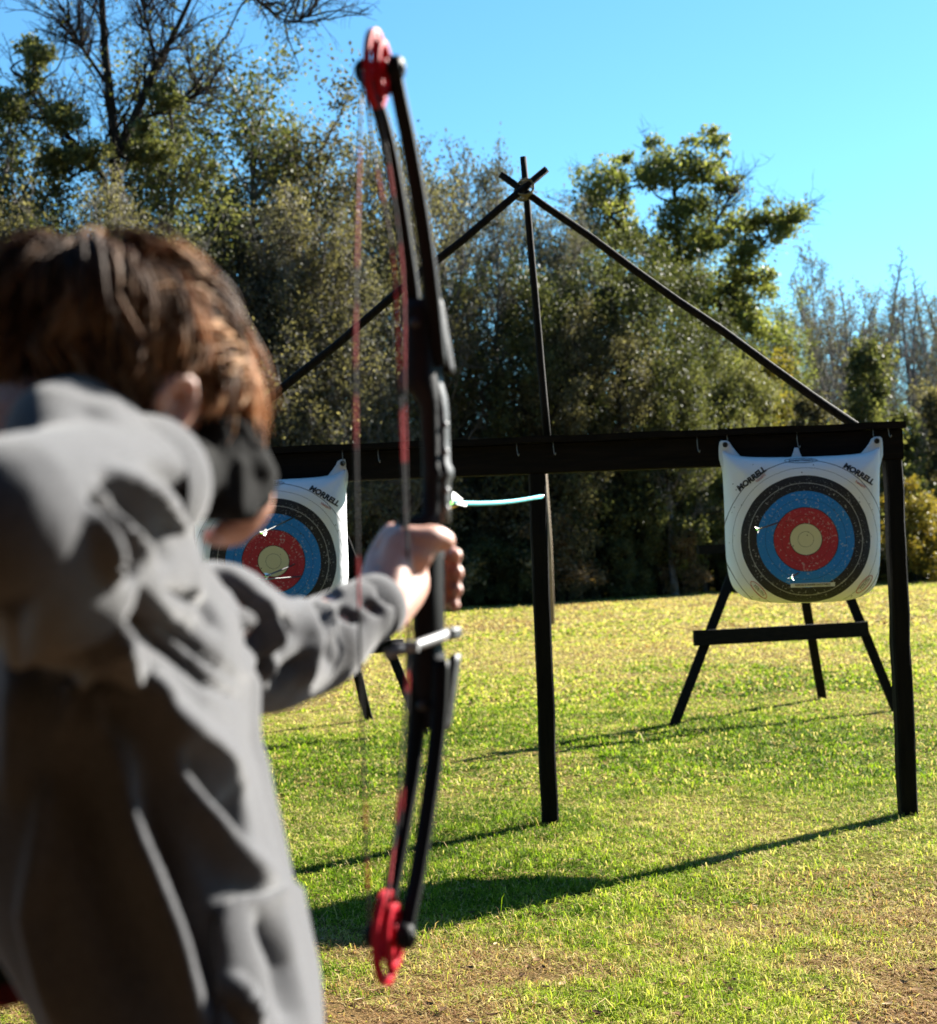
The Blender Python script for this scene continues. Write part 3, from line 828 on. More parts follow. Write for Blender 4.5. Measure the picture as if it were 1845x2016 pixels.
# big dark forked tree, upper left
drawn_tree('oak_tree', 38.5, [([(246, 1130), (244, 800), (240, 480), (230, 380), (224, 260), (212, 150), (204, 60), (198, -60), (190, -160)], .20, .05),
    ([(226, 320), (240, 280), (268, 225), (292, 165), (308, 130), (345, 62), (378, -10), (400, -70)], .13, .035), ([(306, 132), (298, 80), (284, 20), (280, -60)], .06, .02), ([(262, 236), (300, 226), (345, 205), (400, 180)], .055, .018),
    ([(236, 430), (190, 330), (120, 250), (60, 160)], .07, .02), ([(214, 170), (160, 90), (120, 10)], .06, .02), ([(378, -10), (470, -25), (560, 40), (610, 30)], .04, .012)],
    [(60, 110, 34), (130, 230, 36), (330, 190, 28), (30, 210, 36), (180, 300, 34), (300, 300, 38), (110, 330, 36)], 'bark', 'leaf_mid', 'tall dark trunk forking high above the head of the archer', .06, 1300, 51, 1.05, 900)
# leafy trees of the left wood
for (x, yt, dd, mt, lab) in ((-440, 120, 6, 'leaf_mid', None), (-320, 80, 5, 'leaf_mid', None), (-190, 60, 6, 'leaf_mid', None), (-70, 90, 5, 'leaf_mid', None), (45, 115, 4, 'leaf_mid', 'leafy evergreen tree at the far left of the wood'), (130, 215, 6, 'leaf_dark', None), (335, 150, 4.5, 'leaf_mid', None), (430, 70, 7, 'leaf_mid', None), (500, 75, 6, 'leaf_mid', 'tall evergreen tree right of the dark forked trunk'),
                             (570, 150, 5, 'leaf_olive', None), (635, 215, 6, 'leaf_mid', 'evergreen tree whose crown ends beside the upper bow string'), (700, 265, 9, 'leaf_olive', None), (745, 330, 9, 'leaf_olive', None), (260, 320, 8, 'leaf_mid', None)):
    place_tree('evergreen_tree', EVER, x, edge(x) + dd, height_for(x, yt, edge(x) + dd), lab or 'evergreen tree with a gappy crown in the left wood', 'evergreens in the left wood', mats=M[mt], sq=1.05)
for (x, yt, dd, mt) in ((-400, 360, 2, 'leaf_mid'), (-270, 330, 2, 'leaf_mid'), (-150, 330, 2, 'leaf_olive'), (-30, 400, 1, 'leaf_mid'), (90, 430, 2.5, 'leaf_olive'), (190, 460, .8, 'leaf_olive'), (300, 420, 2, 'leaf_olive'), (400, 450, 1, 'leaf_olive'), (480, 390, 3, 'leaf_mid'), (560, 460, 1.2, 'leaf_olive'), (640, 420, 2.5, 'leaf_olive'), (705, 480, 1, 'leaf_olive'), (780, 460, 3, 'leaf_olive'), (860, 520, 4, 'leaf_mid'), (930, 560, 3, 'leaf_olive')):
    place_tree('oak_tree', WISPY, x, edge(x) + dd, height_for(x, yt, edge(x) + dd), 'olive bushy tree in the dense left wood', 'bushy trees in the left wood', mats=M[mt], sq=.95)
for i in range(16):
    x = -150 + i * 58 + rt.uniform(-20, 20); d = edge(x) + rt.uniform(.5, 5); yt = rt.uniform(330, 480)
    place_tree('bare_tree', WISPY, x, d, height_for(x, yt, d), 'wispy tree with fine grey twigs in the left wood', 'wispy trees in the left wood', mats=M[rt.choice(['leaf_olive', 'leaf_moss', 'leaf_mid'])], sq=rt.uniform(.7, 1.))
# slender half bare trees in the middle
for (x, yt, dd) in ((845, 250, 8), (905, 215, 6), (965, 265, 9), (800, 320, 12), (1015, 380, 10), (720, 265, 11), (880, 280, 12), (945, 330, 5)):
    place_tree('bare_tree', BARE, x, edge(x) + dd, height_for(x, yt, edge(x) + dd), 'slender grey tree with thin winter twigs' if x != 905 else 'tallest slender grey tree just right of the bow limbs', 'half bare trees behind the rack', sq=.8)
for (x, yt, dd) in ((985, 300, 4), (1030, 345, 7), (1065, 385, 4), (1105, 400, 8), (1150, 420, 6)):
    place_tree('bare_tree', WISPY, x, edge(x) + dd, height_for(x, yt, edge(x) + dd), 'feathery half bare tree behind the gable poles', 'feathery trees behind the gable poles', mats=M['leaf_moss' if x % 2 else 'leaf_olive'], sq=.62)
# dark oaks behind the rack
for (x, yt, dd, mt, lab) in ((1075, 500, 1.5, 'leaf_dark', None), (1165, 460, 3.5, 'leaf_dark', 'dark oak tree right of the upright gable pole'), (1255, 510, 1.5, 'leaf_dark', None), (1340, 590, 3, 'leaf_dark', None), (1415, 690, 2, 'leaf_mid', None), (1120, 600, .5, 'leaf_olive', None), (1300, 680, .3, 'leaf_mid', None)):
    place_tree('oak_tree', OAK, x, edge(x) + dd, height_for(x, yt, edge(x) + dd), lab or 'dark leafy oak tree behind the rack', 'dark oaks behind the rack', mats=M[mt], sq=.8)
# crown with clear clumps over the right pole
drawn_tree('pine_tree', 57, [([(1352, 1140), (1350, 800), (1346, 600), (1335, 480), (1330, 400), (1322, 320)], .20, .05), ([(1345, 600), (1290, 520), (1215, 440), (1175, 370)], .09, .03), ([(1338, 520), (1400, 450), (1440, 380)], .08, .025), ([(1346, 640), (1430, 570), (1500, 480), (1555, 430)], .08, .02)],
    [(1320, 320, 52), (1275, 350, 36), (1370, 330, 38), (1180, 355, 42), (1165, 410, 32), (1215, 400, 28), (1195, 470, 46), (1240, 470, 34), (1320, 420, 30), (1385, 400, 34), (1425, 360, 24), (1412, 330, 20), (1340, 470, 48), (1290, 500, 38), (1400, 460, 44), (1450, 440, 34), (1500, 430, 26), (1560, 425, 34), (1535, 460, 24), (1460, 520, 40), (1420, 560, 44), (1360, 560, 42), (1500, 560, 36), (1440, 620, 50), (1260, 570, 40), (1500, 640, 44), (1225, 310, 20), (1380, 640, 40)],
    'bark', 'leaf_bright', 'tall tree with clumped bright green crown above the right gable pole', .078, 900, 61, .7, 1500)
for (x, yt, d) in ((1500, 500, 61), (1235, 440, 60), (1400, 430, 63), (1565, 560, 62)):
    place_tree('evergreen_tree', EVER, x, d, height_for(x, yt, d), 'airy green tree behind the clumped crown', 'airy trees behind the clumped crown', mats=M['leaf_bright'], sq=.9)
# loose yellow green saplings towards the right
for (x, yt, dd, mt) in ((1385, 740, 1, 'leaf_bright'), (1450, 690, 3, 'leaf_bright'), (1515, 680, 6, 'leaf_yellow'), (1570, 770, 3, 'leaf_olive'), (1625, 820, 4, 'leaf_olive'), (1705, 665, 2, 'leaf_mid'), (1760, 800, 5, 'leaf_olive'), (1812, 800, 2, 'leaf_mid'), (1875, 740, 4, 'leaf_olive'), (1940, 720, 2, 'leaf_bright')):
    place_tree('sapling_tree', LOOSE, x, edge(x) + dd, height_for(x, yt, edge(x) + dd), 'loose yellow green sapling before the bare stand' if x != 1705 else 'taller leafy sapling directly above the right post', 'saplings before the bare stand', mats=M[mt], sq=.8)
# far bare stand
for i in range(118):
    x = 1400 + i * 6.5 + rt.uniform(-7, 7); d = rt.uniform(64, 94)
    yt = 575 + 40 * sin(i * .45) + rt.uniform(-40, 130) - (70 if i in (9, 17, 29, 42, 52) else 0) + (x - 1700) * .03
    place_tree('bare_tree', CYP if i % 3 else BARE, x, d, height_for(x, yt, d), 'bare grey brown trunk in the far stand', 'bare trees of the far stand', sq=rt.uniform(.9, 1.5) * (1 if i % 3 else .7), mats=M['leaf_moss'])
# undergrowth along the edge
for i in range(80):
    x = -460 + i * 33.5 + rt.uniform(-12, 12)
    dd = rt.choice([-.6, .2, 1.2, 2.4]); hh = rt.uniform(1.5, 3.6) * (1.25 if dd > 1 else .8)
    mt = rt.choice(['leaf_olive', 'leaf_dark', 'leaf_dark', 'leaf_mid', 'leaf_brown', 'leaf_olive'] + (['leaf_bright', 'leaf_yellow'] if 1150 < x < 1400 or x > 1560 else []))
    place_tree('undergrowth_shrub', SHRUB, x, edge(x) + dd, hh, 'low mixed shrub at the edge of the wood', 'undergrowth at the edge of the wood', mats=M[mt], sq=rt.uniform(.9, 1.4))
for i in range(56):                                   # taller second row closes the wood
    x = -450 + i * 47 + rt.uniform(-15, 15); dd = rt.uniform(5, 9)
    place_tree('understorey_shrub', SHRUB, x, edge(x) + dd, rt.uniform(4.2, 6.4) * (1.0 if x < 1450 else .62), 'tall dark shrub inside the wood', 'tall shrubs inside the wood', mats=M[rt.choice(['leaf_dark', 'leaf_olive', 'leaf_dark', 'leaf_brown'])], sq=rt.uniform(.8, 1.05))
place_tree('undergrowth_shrub', SHRUB, 1800, edge(1800) - 1.5, 3.4, 'rust yellow shrub right of the right post', None, mats=M['leaf_yellow'])
place_tree('bare_tree', BARE, 1325, edge(1325) - .4, 9, 'pale trunk standing at the wood edge left of the right target', sq=1.1)
# unseen wood added behind the camera to block sky light and deepen shade
def add_shade_wood():
    R = np.random.default_rng(77); C = []; W_ = Wood()
    for i in range(46):
        a = radians(95 + 170 * (i + R.random() * .8) / 46); r = R.uniform(9.5, 16); bx, by = r * sin(a), r * cos(a); hgt = R.uniform(13, 19)
        tk = path(R, (bx, by, -.2), (0, 0, 1), hgt * .9, 8, .05, .05); W_.tube(tk, np.linspace(.22, .04, 9), 6)
        n = 1300; z = hgt * R.uniform(.03, 1, n); rad = 2.4 * np.sqrt(np.clip(1 - ((z / hgt - .45) / .62) ** 2, .05, 1)); th = R.uniform(0, 2 * pi, n); q = np.sqrt(R.random(n)) * rad
        C.append(np.stack([bx + q * np.cos(th), by + q * np.sin(th), z], 1))
    lm = leaf_mesh(R, np.concatenate(C), .34, 'added_shade_wood'); o = link_mesh('added_shade_wood', lm, M['leaf_added'], None, False)
    tag(o, 'unseen wood added behind the shooting line to hold back sky light', 'wood', kind='stuff')
    link_mesh('trunks', W_.mesh('trunks'), M['bark'], o)
add_shade_wood()
# ------------------------------------------------------------------ the bow
M['bow_black'] = m_simple('bow_black', (.005, .005, .006), (.009, .009, .011), 30., .6, .15, 60., spec=.16)
M['limb_black'] = m_simple('limb_black', (.004, .004, .0045), None, rough=.55, spec=.10)
M['bow_metal'] = m_simple('satin_metal', (.035, .036, .038), (.055, .056, .058), 40., .55, .1, 90., metal=.75)
M['guard_grey'] = m_simple('guard_rod', (.16, .16, .165), None, rough=.5, metal=.2)
M['cam_red'] = m_simple('red_anodised', (.40, .010, .024), (.32, .007, .016), 12., .55, metal=.0, spec=.12)
def m_string():
    t = NT('bow_string'); t.rough(.6); v = t.coord('Object')
    sp = t.new('ShaderNodeSeparateXYZ'); t.link(v, sp.inputs[0])
    w = t.noise(t.coord('Object', (1, 1, 9)), 1.6, 1)
    t.col(t.ramp(w, [(.49, (.010, .008, .009)), (.54, (.38, .010, .014))])); return t.m
M['string'] = m_string()
BAZ = radians(18)
bow = empty('compound_bow', P(848, 1130, 1.74), -BAZ)
tag(bow, 'black compound bow with red cams held upright by the archer', 'bow')
BM = Matrix.Translation(bow.location) @ Euler((0, radians(1.0), -BAZ)).to_matrix().to_4x4()
bow.rotation_euler = (0, radians(1.0), -BAZ)
def bp(s, y, z): return BM @ Vector((s, y, z))
def B(x, y, s=0., lim=(-.26, .12)):
    """point in the bow's own axes, side offset s, seen at photo (x, y)"""
    yl, zl = -.05, (1130 - y) / 1800
    for _ in range(12):
        def f(a, b):
            q = CAM_I @ bp(s, a, b); return q.x / -q.z * FPX + CX - x, CY - q.y / -q.z * FPX - y
        f0 = f(yl, zl); fa = f(yl + 1e-4, zl); fb = f(yl, zl + 1e-4)
        J = np.array([[(fa[0] - f0[0]) / 1e-4, (fb[0] - f0[0]) / 1e-4], [(fa[1] - f0[1]) / 1e-4, (fb[1] - f0[1]) / 1e-4]])
        d = np.linalg.solve(J, f0); yl = min(lim[1], max(lim[0], yl - d[0])); zl -= d[1]
    return Vector((s, yl, zl))
AX_T = B(748, 137); AX_B = B(768, 1842)

def loft(mb, st, n=14, p=3.2):
    """stations (z, s_centre, y_centre, half s, half y): rounded-box section loft"""
    vs = []
    for (z, sc, yc, hs, hy) in st:
        for k in range(n):
            a = 2 * pi * (k + .5) / n; c, s_ = cos(a), sin(a); e = 2 / p
            vs.append((sc + hs * math.copysign(abs(c) ** e, c), yc + hy * math.copysign(abs(s_) ** e, s_), z))
    fs = [tuple(range(n - 1, -1, -1)), tuple(range(len(vs) - n, len(vs)))]
    for i in range(len(st) - 1):
        for k in range(n):
            j = (k + 1) % n; fs.append((i * n + k, i * n + j, (i + 1) * n + j, (i + 1) * n + k))
    return mb.add(vs, fs)
r = MB()
loft(r, [(-.170, -.006, .004, .017, .020), (-.150, -.007, .004, .019, .022), (-.100, -.007, .004, .019, .024), (-.085, -.007, .004, .016, .022),
         (-.072, -.004, .002, .012, .020), (-.05, -.002, .000, .0125, .021), (0, 0, .004, .0125, .022), (.038, -.002, .004, .0135, .022), (.052, -.008, .000, .021, .026),
         (.060, -.006, .002, .019, .024), (.066, .004, .004, .0105, .020), (.105, .005, .006, .0105, .021), (.110, .006, .007, .0125, .022), (.118, .005, .006, .0105, .021),
         (.185, .005, .003, .0110, .022), (.198, .001, .0, .0150, .025), (.206, -.004, -.002, .0195, .026), (.215, -.005, -.002, .020, .026), (.235, -.005, 0, .018, .024), (.290, -.005, 0, .019, .024), (.303, -.005, 0, .017, .020)])
riser = r.build('riser', M['bow_black'], bow, True)
# satin facing of the sunny side of the riser, stepped like the casting
q = MB()
loft(q, [(.056, .0135, .010, .0050, .013), (.085, .0150, .011, .0045, .012), (.102, .0150, .011, .0045, .012), (.108, .0165, .012, .0060, .014), (.116, .0165, .012, .0060, .014), (.122, .0150, .011, .0045, .012), (.150, .0150, .010, .0045, .012), (.180, .0150, .008, .0048, .012), (.196, .0135, .006, .0052, .013), (.206, .0110, .004, .0060, .012), (.218, .0090, .003, .0060, .008), (.232, .0085, .002, .0055, .003)], 10)
q.build('riser_plate', M['bow_metal'], riser, True)
q = MB()
for z in (.072, .092, .135, .165): q.tube([(.016, .004, z), (.0215, .004, z)], .0035, 8)
q.build('bolt', M['guard_grey'], riser, True)
g_ = MB(); loft(g_, [(-.075, -.002, -.004, .0145, .022), (-.06, -.002, -.004, .016, .025), (-.02, -.001, -.006, .0155, .025), (.015, -.001, -.004, .0155, .024), (.036, -.001, -.006, .0155, .024), (.044, -.001, -.008, .013, .020)], 14, 2.4)
g_.build('grip', M['limb_black'], bow, True)
sh = MB(); sh.box((-.032, -.018, .056), (.004, .004, .058), .036, .008, bev=.2); sh.box((-.030, -.004, .060), (-.018, -.002, .085), .003, .006); sh.tube([(-.018, -.01, .088), (-.030, -.026, .089)], .0025, 6)
sh.build('arrow_rest', M['bow_black'], bow)
# limb pockets and split limbs
def limb_path(pts, s): return [B(x, y, s) for x, y in pts]
up_l = [(812, 668), (812, 592), (800, 500), (785, 400), (766, 292), (745, 212), (719, 142)]
up_r = [(863, 720), (853, 610), (842, 512), (824, 390), (803, 272), (786, 190), (777, 142)]
dn_l = [(822, 1330), (822, 1420), (812, 1520), (797, 1610), (783, 1690), (768, 1765), (742, 1852)]
dn_r = [(868, 1300), (864, 1410), (851, 1530), (835, 1640), (820, 1730), (808, 1790), (796, 1850)]
def smooth_path(p, n=18):
    """Catmull-Rom through the points"""
    out = []
    for i in range(len(p) - 1):
        a, b, c, d = p[max(i - 1, 0)], p[i], p[i + 1], p[min(i + 2, len(p) - 1)]
        for k in range(4):
            t = k / 4; out.append(.5 * ((2 * b) + (c - a) * t + (2 * a - 5 * b + 4 * c - d) * t * t + (3 * b - a - 3 * c + d) * t ** 3))
    out.append(p[-1]); return out
for pts, s in ((up_l, -.0135), (up_r, .0145), (dn_l, -.0135), (dn_r, .0145)):
    pth = smooth_path(limb_path(pts, s)); b = MB(); vs = []; fs = []
    for i, p in enumerate(pth):
        t = (pth[min(i + 1, len(pth) - 1)] - pth[max(i - 1, 0)]).normalized(); side = Vector((1, 0, 0)); nn = t.cross(side).normalized()
        k = i / (len(pth) - 1); hw = .0088 - .0014 * k; th = .0062 - .0024 * k
        for a_, b_ in ((-1, -.6), (-.8, -1), (.8, -1), (1, -.6), (1, .6), (.8, 1), (-.8, 1), (-1, .6)): vs.append(p + side * hw * a_ + nn * th * b_)
    n8 = 8; fs = [tuple(range(7, -1, -1)), tuple(range(len(vs) - 8, len(vs)))]
    for i in range(len(pth) - 1):
        for k in range(8):
            j = (k + 1) % 8; fs.append((i * 8 + k, i * 8 + j, (i + 1) * 8 + j, (i + 1) * 8 + k))
    b.add(vs, fs); b.build('limb', M['limb_black'], bow, True)
for (z0, z1, sg) in ((.222, .305, 1), (-.172, -.090, -1)):
    b = MB(); zz = [z0, z0 + .008, (z0 + z1) / 2, z1 - .008, z1]
    loft(b, [(z, .0165 - .004 * (sg * (z - (z0 + z1) / 2) / .04), .010 - .008 * (sg * (z - (z0 + z1) / 2) / .04), .0050 if 0 < i < 4 else .0042, .010 if 0 < i < 4 else .008) for i, z in enumerate(zz)], 16, 7)
    b.build('limb_pocket', M['bow_black'] if sg > 0 else M['bow_metal'], bow, True)
    b = MB(); zm = (z0 + z1) / 2 + sg * .012; b.tube([(-.004, -.028, zm), (-.004, .03, zm)], .006, 10); b.build('limb_bolt', M['bow_metal'], bow, True)
# cams
def cam_(C, R_, label, ph, ecc):
    b = MB(); n = 40
    def ringed(r0, r1, s0, s1, oy=0., oz=0.):
        vs = []
        for k in range(n):
            a = 2 * pi * k / n
            for (rr, ss) in ((r0, s0), (r1, s0), (r1 * .965, (s0 + s1) / 2), (r1, s1), (r0, s1)): vs.append((C.x + ss, C.y + oy + rr * cos(a) * .70, C.z + oz + rr * sin(a) * ecc))
        fs = []
        for k in range(n):
            j = (k + 1) % n
            for m_ in range(5):
                l_ = (m_ + 1) % 5; fs.append((k * 5 + m_, k * 5 + l_, j * 5 + l_, j * 5 + m_))
        b.add(vs, fs)
    oy, oz = 0., R_ * .04 * sin(ph)
    ringed(R_ * .80, R_, -.0075, -.0005, oy, oz); ringed(R_ * .52, R_ * .70, .0008, .0072, oy * .5, oz * .5)
    ringed(R_ * .12, R_ * .26, -.009, .009)
    for k in range(4):
        a = ph + k * pi / 2 + .4
        b.box((C.x - .002, C.y + R_ * .14 * cos(a), C.z + R_ * .2 * sin(a)), (C.x - .003, C.y + oy + R_ * .59 * cos(a), C.z + oz + R_ * .85 * sin(a) * ecc), .0085, R_ * .16, up=(0, -sin(a), cos(a)))
    o = b.build('cam', M['cam_red'], bow, True)
    mod = o.modifiers.new('bevel', 'BEVEL'); mod.width = .0012; mod.segments = 2; mod.limit_method = 'ANGLE'
    q = MB(); q.tube([(C.x - .027, C.y, C.z), (C.x + .027, C.y, C.z)], .0045, 10)
    for s in (-1, 1):
        q.tube([(C.x + s * .012, C.y, C.z), (C.x + s * .0135, C.y, C.z), (C.x + s * .022, C.y, C.z), (C.x + s * .0255, C.y, C.z)], [.010, .0135, .0125, .009], 12)
    q.build('axle', M['limb_black'], bow, True)
cam_(AX_T, .0420, 'top', pi / 2, 1.0)
cam_(AX_B, .0485, 'bottom', -pi / 2, 1.0)
# string and cables
def line(name, pts, rad, parent=bow):
    b = MB(); b.tube(smooth_path(pts), rad, 6); return b.build(name, M['string'], parent, True)
st = [Vector((-.004, AX_T.y - .040, AX_T.z - .012)), Vector((-.004, -.198, .25)), Vector((-.004, -.203, .02)), Vector((-.004, -.198, -.18)), Vector((-.004, AX_B.y - .046, AX_B.z + .02))]
line('bow_string', st, .0016)
line('cable', [Vector((-.019, AX_T.y, AX_T.z)), B(742, 335, -.016), B(776, 520, -.012), B(788, 780, -.010), B(797, 1040, -.008), B(803, 1235, -.006), B(795, 1420, -.004), B(778, 1640, -.001), Vector((.004, AX_B.y - .02, AX_B.z + .03))], .0016)
line('cable', [Vector((.003, AX_T.y - .015, AX_T.z - .03)), B(792, 520, .004), B(797, 780, .002), B(802, 1040, .0), B(806, 1235, .002), B(803, 1420, -.006), B(786, 1640, -.014), Vector((-.019, AX_B.y, AX_B.z))], .0014)
# cable guard below the grip
b = MB(); b.tube([Vector((.014, .022, -.066)), Vector((.012, -.02, -.070)), Vector((.006, -.075, -.075)), Vector((-.004, -.125, -.079))], [.0062, .0062, .0058, .0062], 12)
gr = b.build('cable_guard', M['guard_grey'], bow, True)
b = MB(); b.box((.016, .036, -.067), (.016, .010, -.067), .014, .013, bev=.2); b.build('guard_clamp', M['bow_metal'], gr)
b = MB(); b.box((-.010, -.094, -.074), (.016, -.088, -.074), .016, .011, bev=.25); b.build('cable_slide', M['guard_grey'], gr)

# arrow just loosed
A0 = P(885, 991, 2.73); A1 = P(1071, 977, 3.46)
arrow(A0, A1, M['cyan_shaft'], [M['vane_white'], M['vane_yellow'], M['vane_white']], 'cyan arrow with white and yellow vanes in flight toward the right target', .0046, radians(100), None, (A1 - A0).length, .006)
# ------------------------------------------------------------------ the archer
M['skin'] = None
def m_skin():
    t = NT('skin'); t.rough(.5); v = t.coord('Object')
    t.col(t.ramp(t.noise(v, 22., 4), [(.3, (.46, .25, .185)), (.7, (.56, .33, .26))]))
    t.b.inputs['Subsurface Weight'].default_value = .25; t.b.inputs['Subsurface Radius'].default_value = (.012, .005, .003); t.b.inputs['Subsurface Scale'].default_value = 1.0
    t.bump(t.noise(v, 160., 3), .12, .002); return t.m
M['skin'] = m_skin()
def m_fleece(name, c1, c2):
    t = NT(name); t.rough(.95); v = t.coord('Object'); t.b.inputs['Specular IOR Level'].default_value = .1
    t.b.inputs['Sheen Weight'].default_value = .22; t.b.inputs['Sheen Roughness'].default_value = .45
    n1 = t.noise(v, 380., 3, .7); n2 = t.noise(v, 5., 3)
    t.col(t.ramp(t.math('ADD', t.math('MULTIPLY', n1, .75), t.math('MULTIPLY', n2, .25)), [(.35, c1), (.65, c2)]))
    t.bump(n1, .35, .0015); return t.m
M['fleece'] = m_fleece('heather_fleece', (.044, .045, .049), (.086, .087, .093))
M['charcoal'] = m_simple('charcoal_knit', (.010, .010, .010), (.020, .0198, .0195), 60., .9, .3, 250., spec=.05, dist=.002)
M['denim'] = m_simple('dark_denim', (.012, .015, .028), (.028, .034, .055), 60., .85, .3, 200.)
M['shoe'] = m_simple('shoe_leather', (.03, .03, .032), (.05, .05, .05), 20., .6)

def evaluated(o, name):
    bpy.context.view_layer.update()
    me = bpy.data.meshes.new_from_object(o.evaluated_get(bpy.context.evaluated_depsgraph_get()))
    me.name = name; bpy.data.objects.remove(o); return me
def blend(mb, name, voxel, smooth):
    """one continuous skin over overlapping closed shapes"""
    o = mb.build(name + '_src')
    m = o.modifiers.new('r', 'REMESH'); m.mode = 'VOXEL'; m.voxel_size = voxel
    m = o.modifiers.new('s', 'SMOOTH'); m.factor = .5; m.iterations = smooth
    return evaluated(o, name)
def limb3(mb, pts, rad, n=16, flat=1.0, up=None):
    mb.tube(smooth_path([Vector(p) for p in pts]), np.interp(np.linspace(0, len(pts) - 1, (len(pts) - 1) * 4 + 1), range(len(pts)), rad).tolist(), n, True, flat, up)
    mb.ball(pts[0], rad[0] * .98, 14, 8); mb.ball(pts[-1], rad[-1] * .98, 14, 8)

# joints
R_SH = P(205, 1125, 1.13); R_EL = P(0, 1030, .915); R_WR = P(368, 926, 1.205)
L_SH = P(420, 1245, 1.40); L_EL = P(575, 1285, 1.555); L_WR = bp(-.022, -.105, -.030)
NECK = P(315, 1100, 1.25)
HC = P(226, 756, 1.20); HAZ = radians(41)
HF = Vector((sin(HAZ), cos(HAZ), -.60)).normalized(); HR = Vector((cos(HAZ), -sin(HAZ), 0)); HU = HR.cross(HF).normalized()
HM = Matrix((HR, HF, HU)).transposed()                # head axes: right, forward, up
hp = lambda r_, f_, u_: HC + HR * r_ + HF * f_ + HU * u_
TORSO = [(1.435, -.250, 1.25, .055, .090), (1.405, -.268, 1.255, .086, .150), (1.36, -.283, 1.27, .106, .188), (1.30, -.293, 1.27, .112, .188), (1.20, -.274, 1.27, .115, .178),
         (1.10, -.242, 1.27, .101, .168), (1.00, -.234, 1.27, .099, .166), (.94, -.230, 1.27, .100, .166)]
def torso_loft(mb, grow, n=28):
    vs = []
    for (z, cx, cy, hx, hy) in TORSO:
        for k in range(n):
            a = 2 * pi * k / n; c, s_ = cos(a), sin(a); e = 2 / 2.4
            vs.append((cx + (hx + grow) * math.copysign(abs(c) ** e, c), cy + (hy + grow) * math.copysign(abs(s_) ** e, s_), z))
    fs = [tuple(range(n)), tuple(range(len(vs) - 1, len(vs) - n - 1, -1))]
    for i in range(len(TORSO) - 1):
        for k in range(n):
            j = (k + 1) % n; fs.append((i * n + k, (i + 1) * n + k, (i + 1) * n + j, i * n + j))
    mb.add(vs, fs)

b = MB()
torso_loft(b, -.028)
# head
b.ball(hp(0, -.008, .018), 1, 28, 18, (.071, .090, .088), HM); b.ball(hp(0, .012, -.03), 1, 24, 14, (.062, .078, .080), HM)
b.ball(hp(0, .045, -.085), 1, 18, 12, (.046, .045, .042), HM); b.ball(hp(0, .068, -.108), 1, 14, 10, (.022, .020, .016), HM)      # jaw, chin
b.ball(hp(0, .078, .020), 1, 18, 10, (.052, .018, .020), HM)                                                                # brow
b.tube([hp(0, .086, .004), hp(0, .100, -.024), hp(0, .108, -.036)], [.007, .010, .012], 12); b.ball(hp(0, .106, -.037), .013, 12, 8)   # nose
for s in (-1, 1):
    b.ball(hp(s * .010, .098, -.042), .008, 10, 8); b.ball(hp(s * .042, .066, -.030), 1, 14, 10, (.022, .020, .020), HM)      # nostril, cheek
    # ear: rim, lobe and shell
    ec = hp(s * .073, .012, -.030)
    rim = [ec + HR * s * (.014 + .003 * sin(t)) + HF * (.013 * cos(t) - .010) + HU * (.022 * sin(t) + .002) for t in np.linspace(-1.9, 3.6, 13)]
    b.tube(rim, [.0045] + [.0056] * 11 + [.0045], 8); b.ball(ec + HR * s * .006 + HF * -.006 + HU * -.022, .0075, 10, 8)
    b.ball(ec + HR * s * .003 + HF * -.010, 1, 14, 10, (.009, .014, .021), HM)
b.tube([hp(-.018, .094, -.066), hp(0, .101, -.064), hp(.018, .094, -.066)], [.004, .006, .004], 10); b.tube([hp(-.016, .091, -.075), hp(0, .098, -.075), hp(.016, .091, -.075)], [.004, .0065, .004], 10)   # lips
limb3(b, [hp(0, -.028, -.06), hp(0, -.030, -.115), NECK + Vector((-.015, 0, -.03))], [.055, .052, .058], 18)
# arms
limb3(b, [R_SH, R_SH.lerp(R_EL, .5), R_EL], [.044, .036, .030]); limb3(b, [R_EL, R_EL.lerp(R_WR, .4), R_WR], [.029, .028, .024])
limb3(b, [L_SH, L_SH.lerp(L_EL, .5), L_EL], [.050, .044, .036]); limb3(b, [L_EL, L_EL.lerp(L_WR, .4), L_WR], [.036, .036, .025])
# legs
for (fx, fy, sx) in ((-.245, 1.09, 0), (-.215, 1.47, 0)):
    hip = Vector((-.240, 1.27 + (.085 if fy > 1.3 else -.085), .93)); ank = Vector((fx, fy, .09)); kn = hip.lerp(ank, .5) + Vector((.02, 0, 0))
    limb3(b, [hip, hip.lerp(kn, .5), kn, kn.lerp(ank, .4), ank], [.088, .076, .056, .054, .036]); limb3(b, [ank + Vector((-.02, 0, -.03)), ank + Vector((.06, .005, -.05)), ank + Vector((.13, .01, -.065))], [.036, .036, .024])
b.ball((-.240, 1.27, .93), 1, 20, 12, (.108, .165, .11))
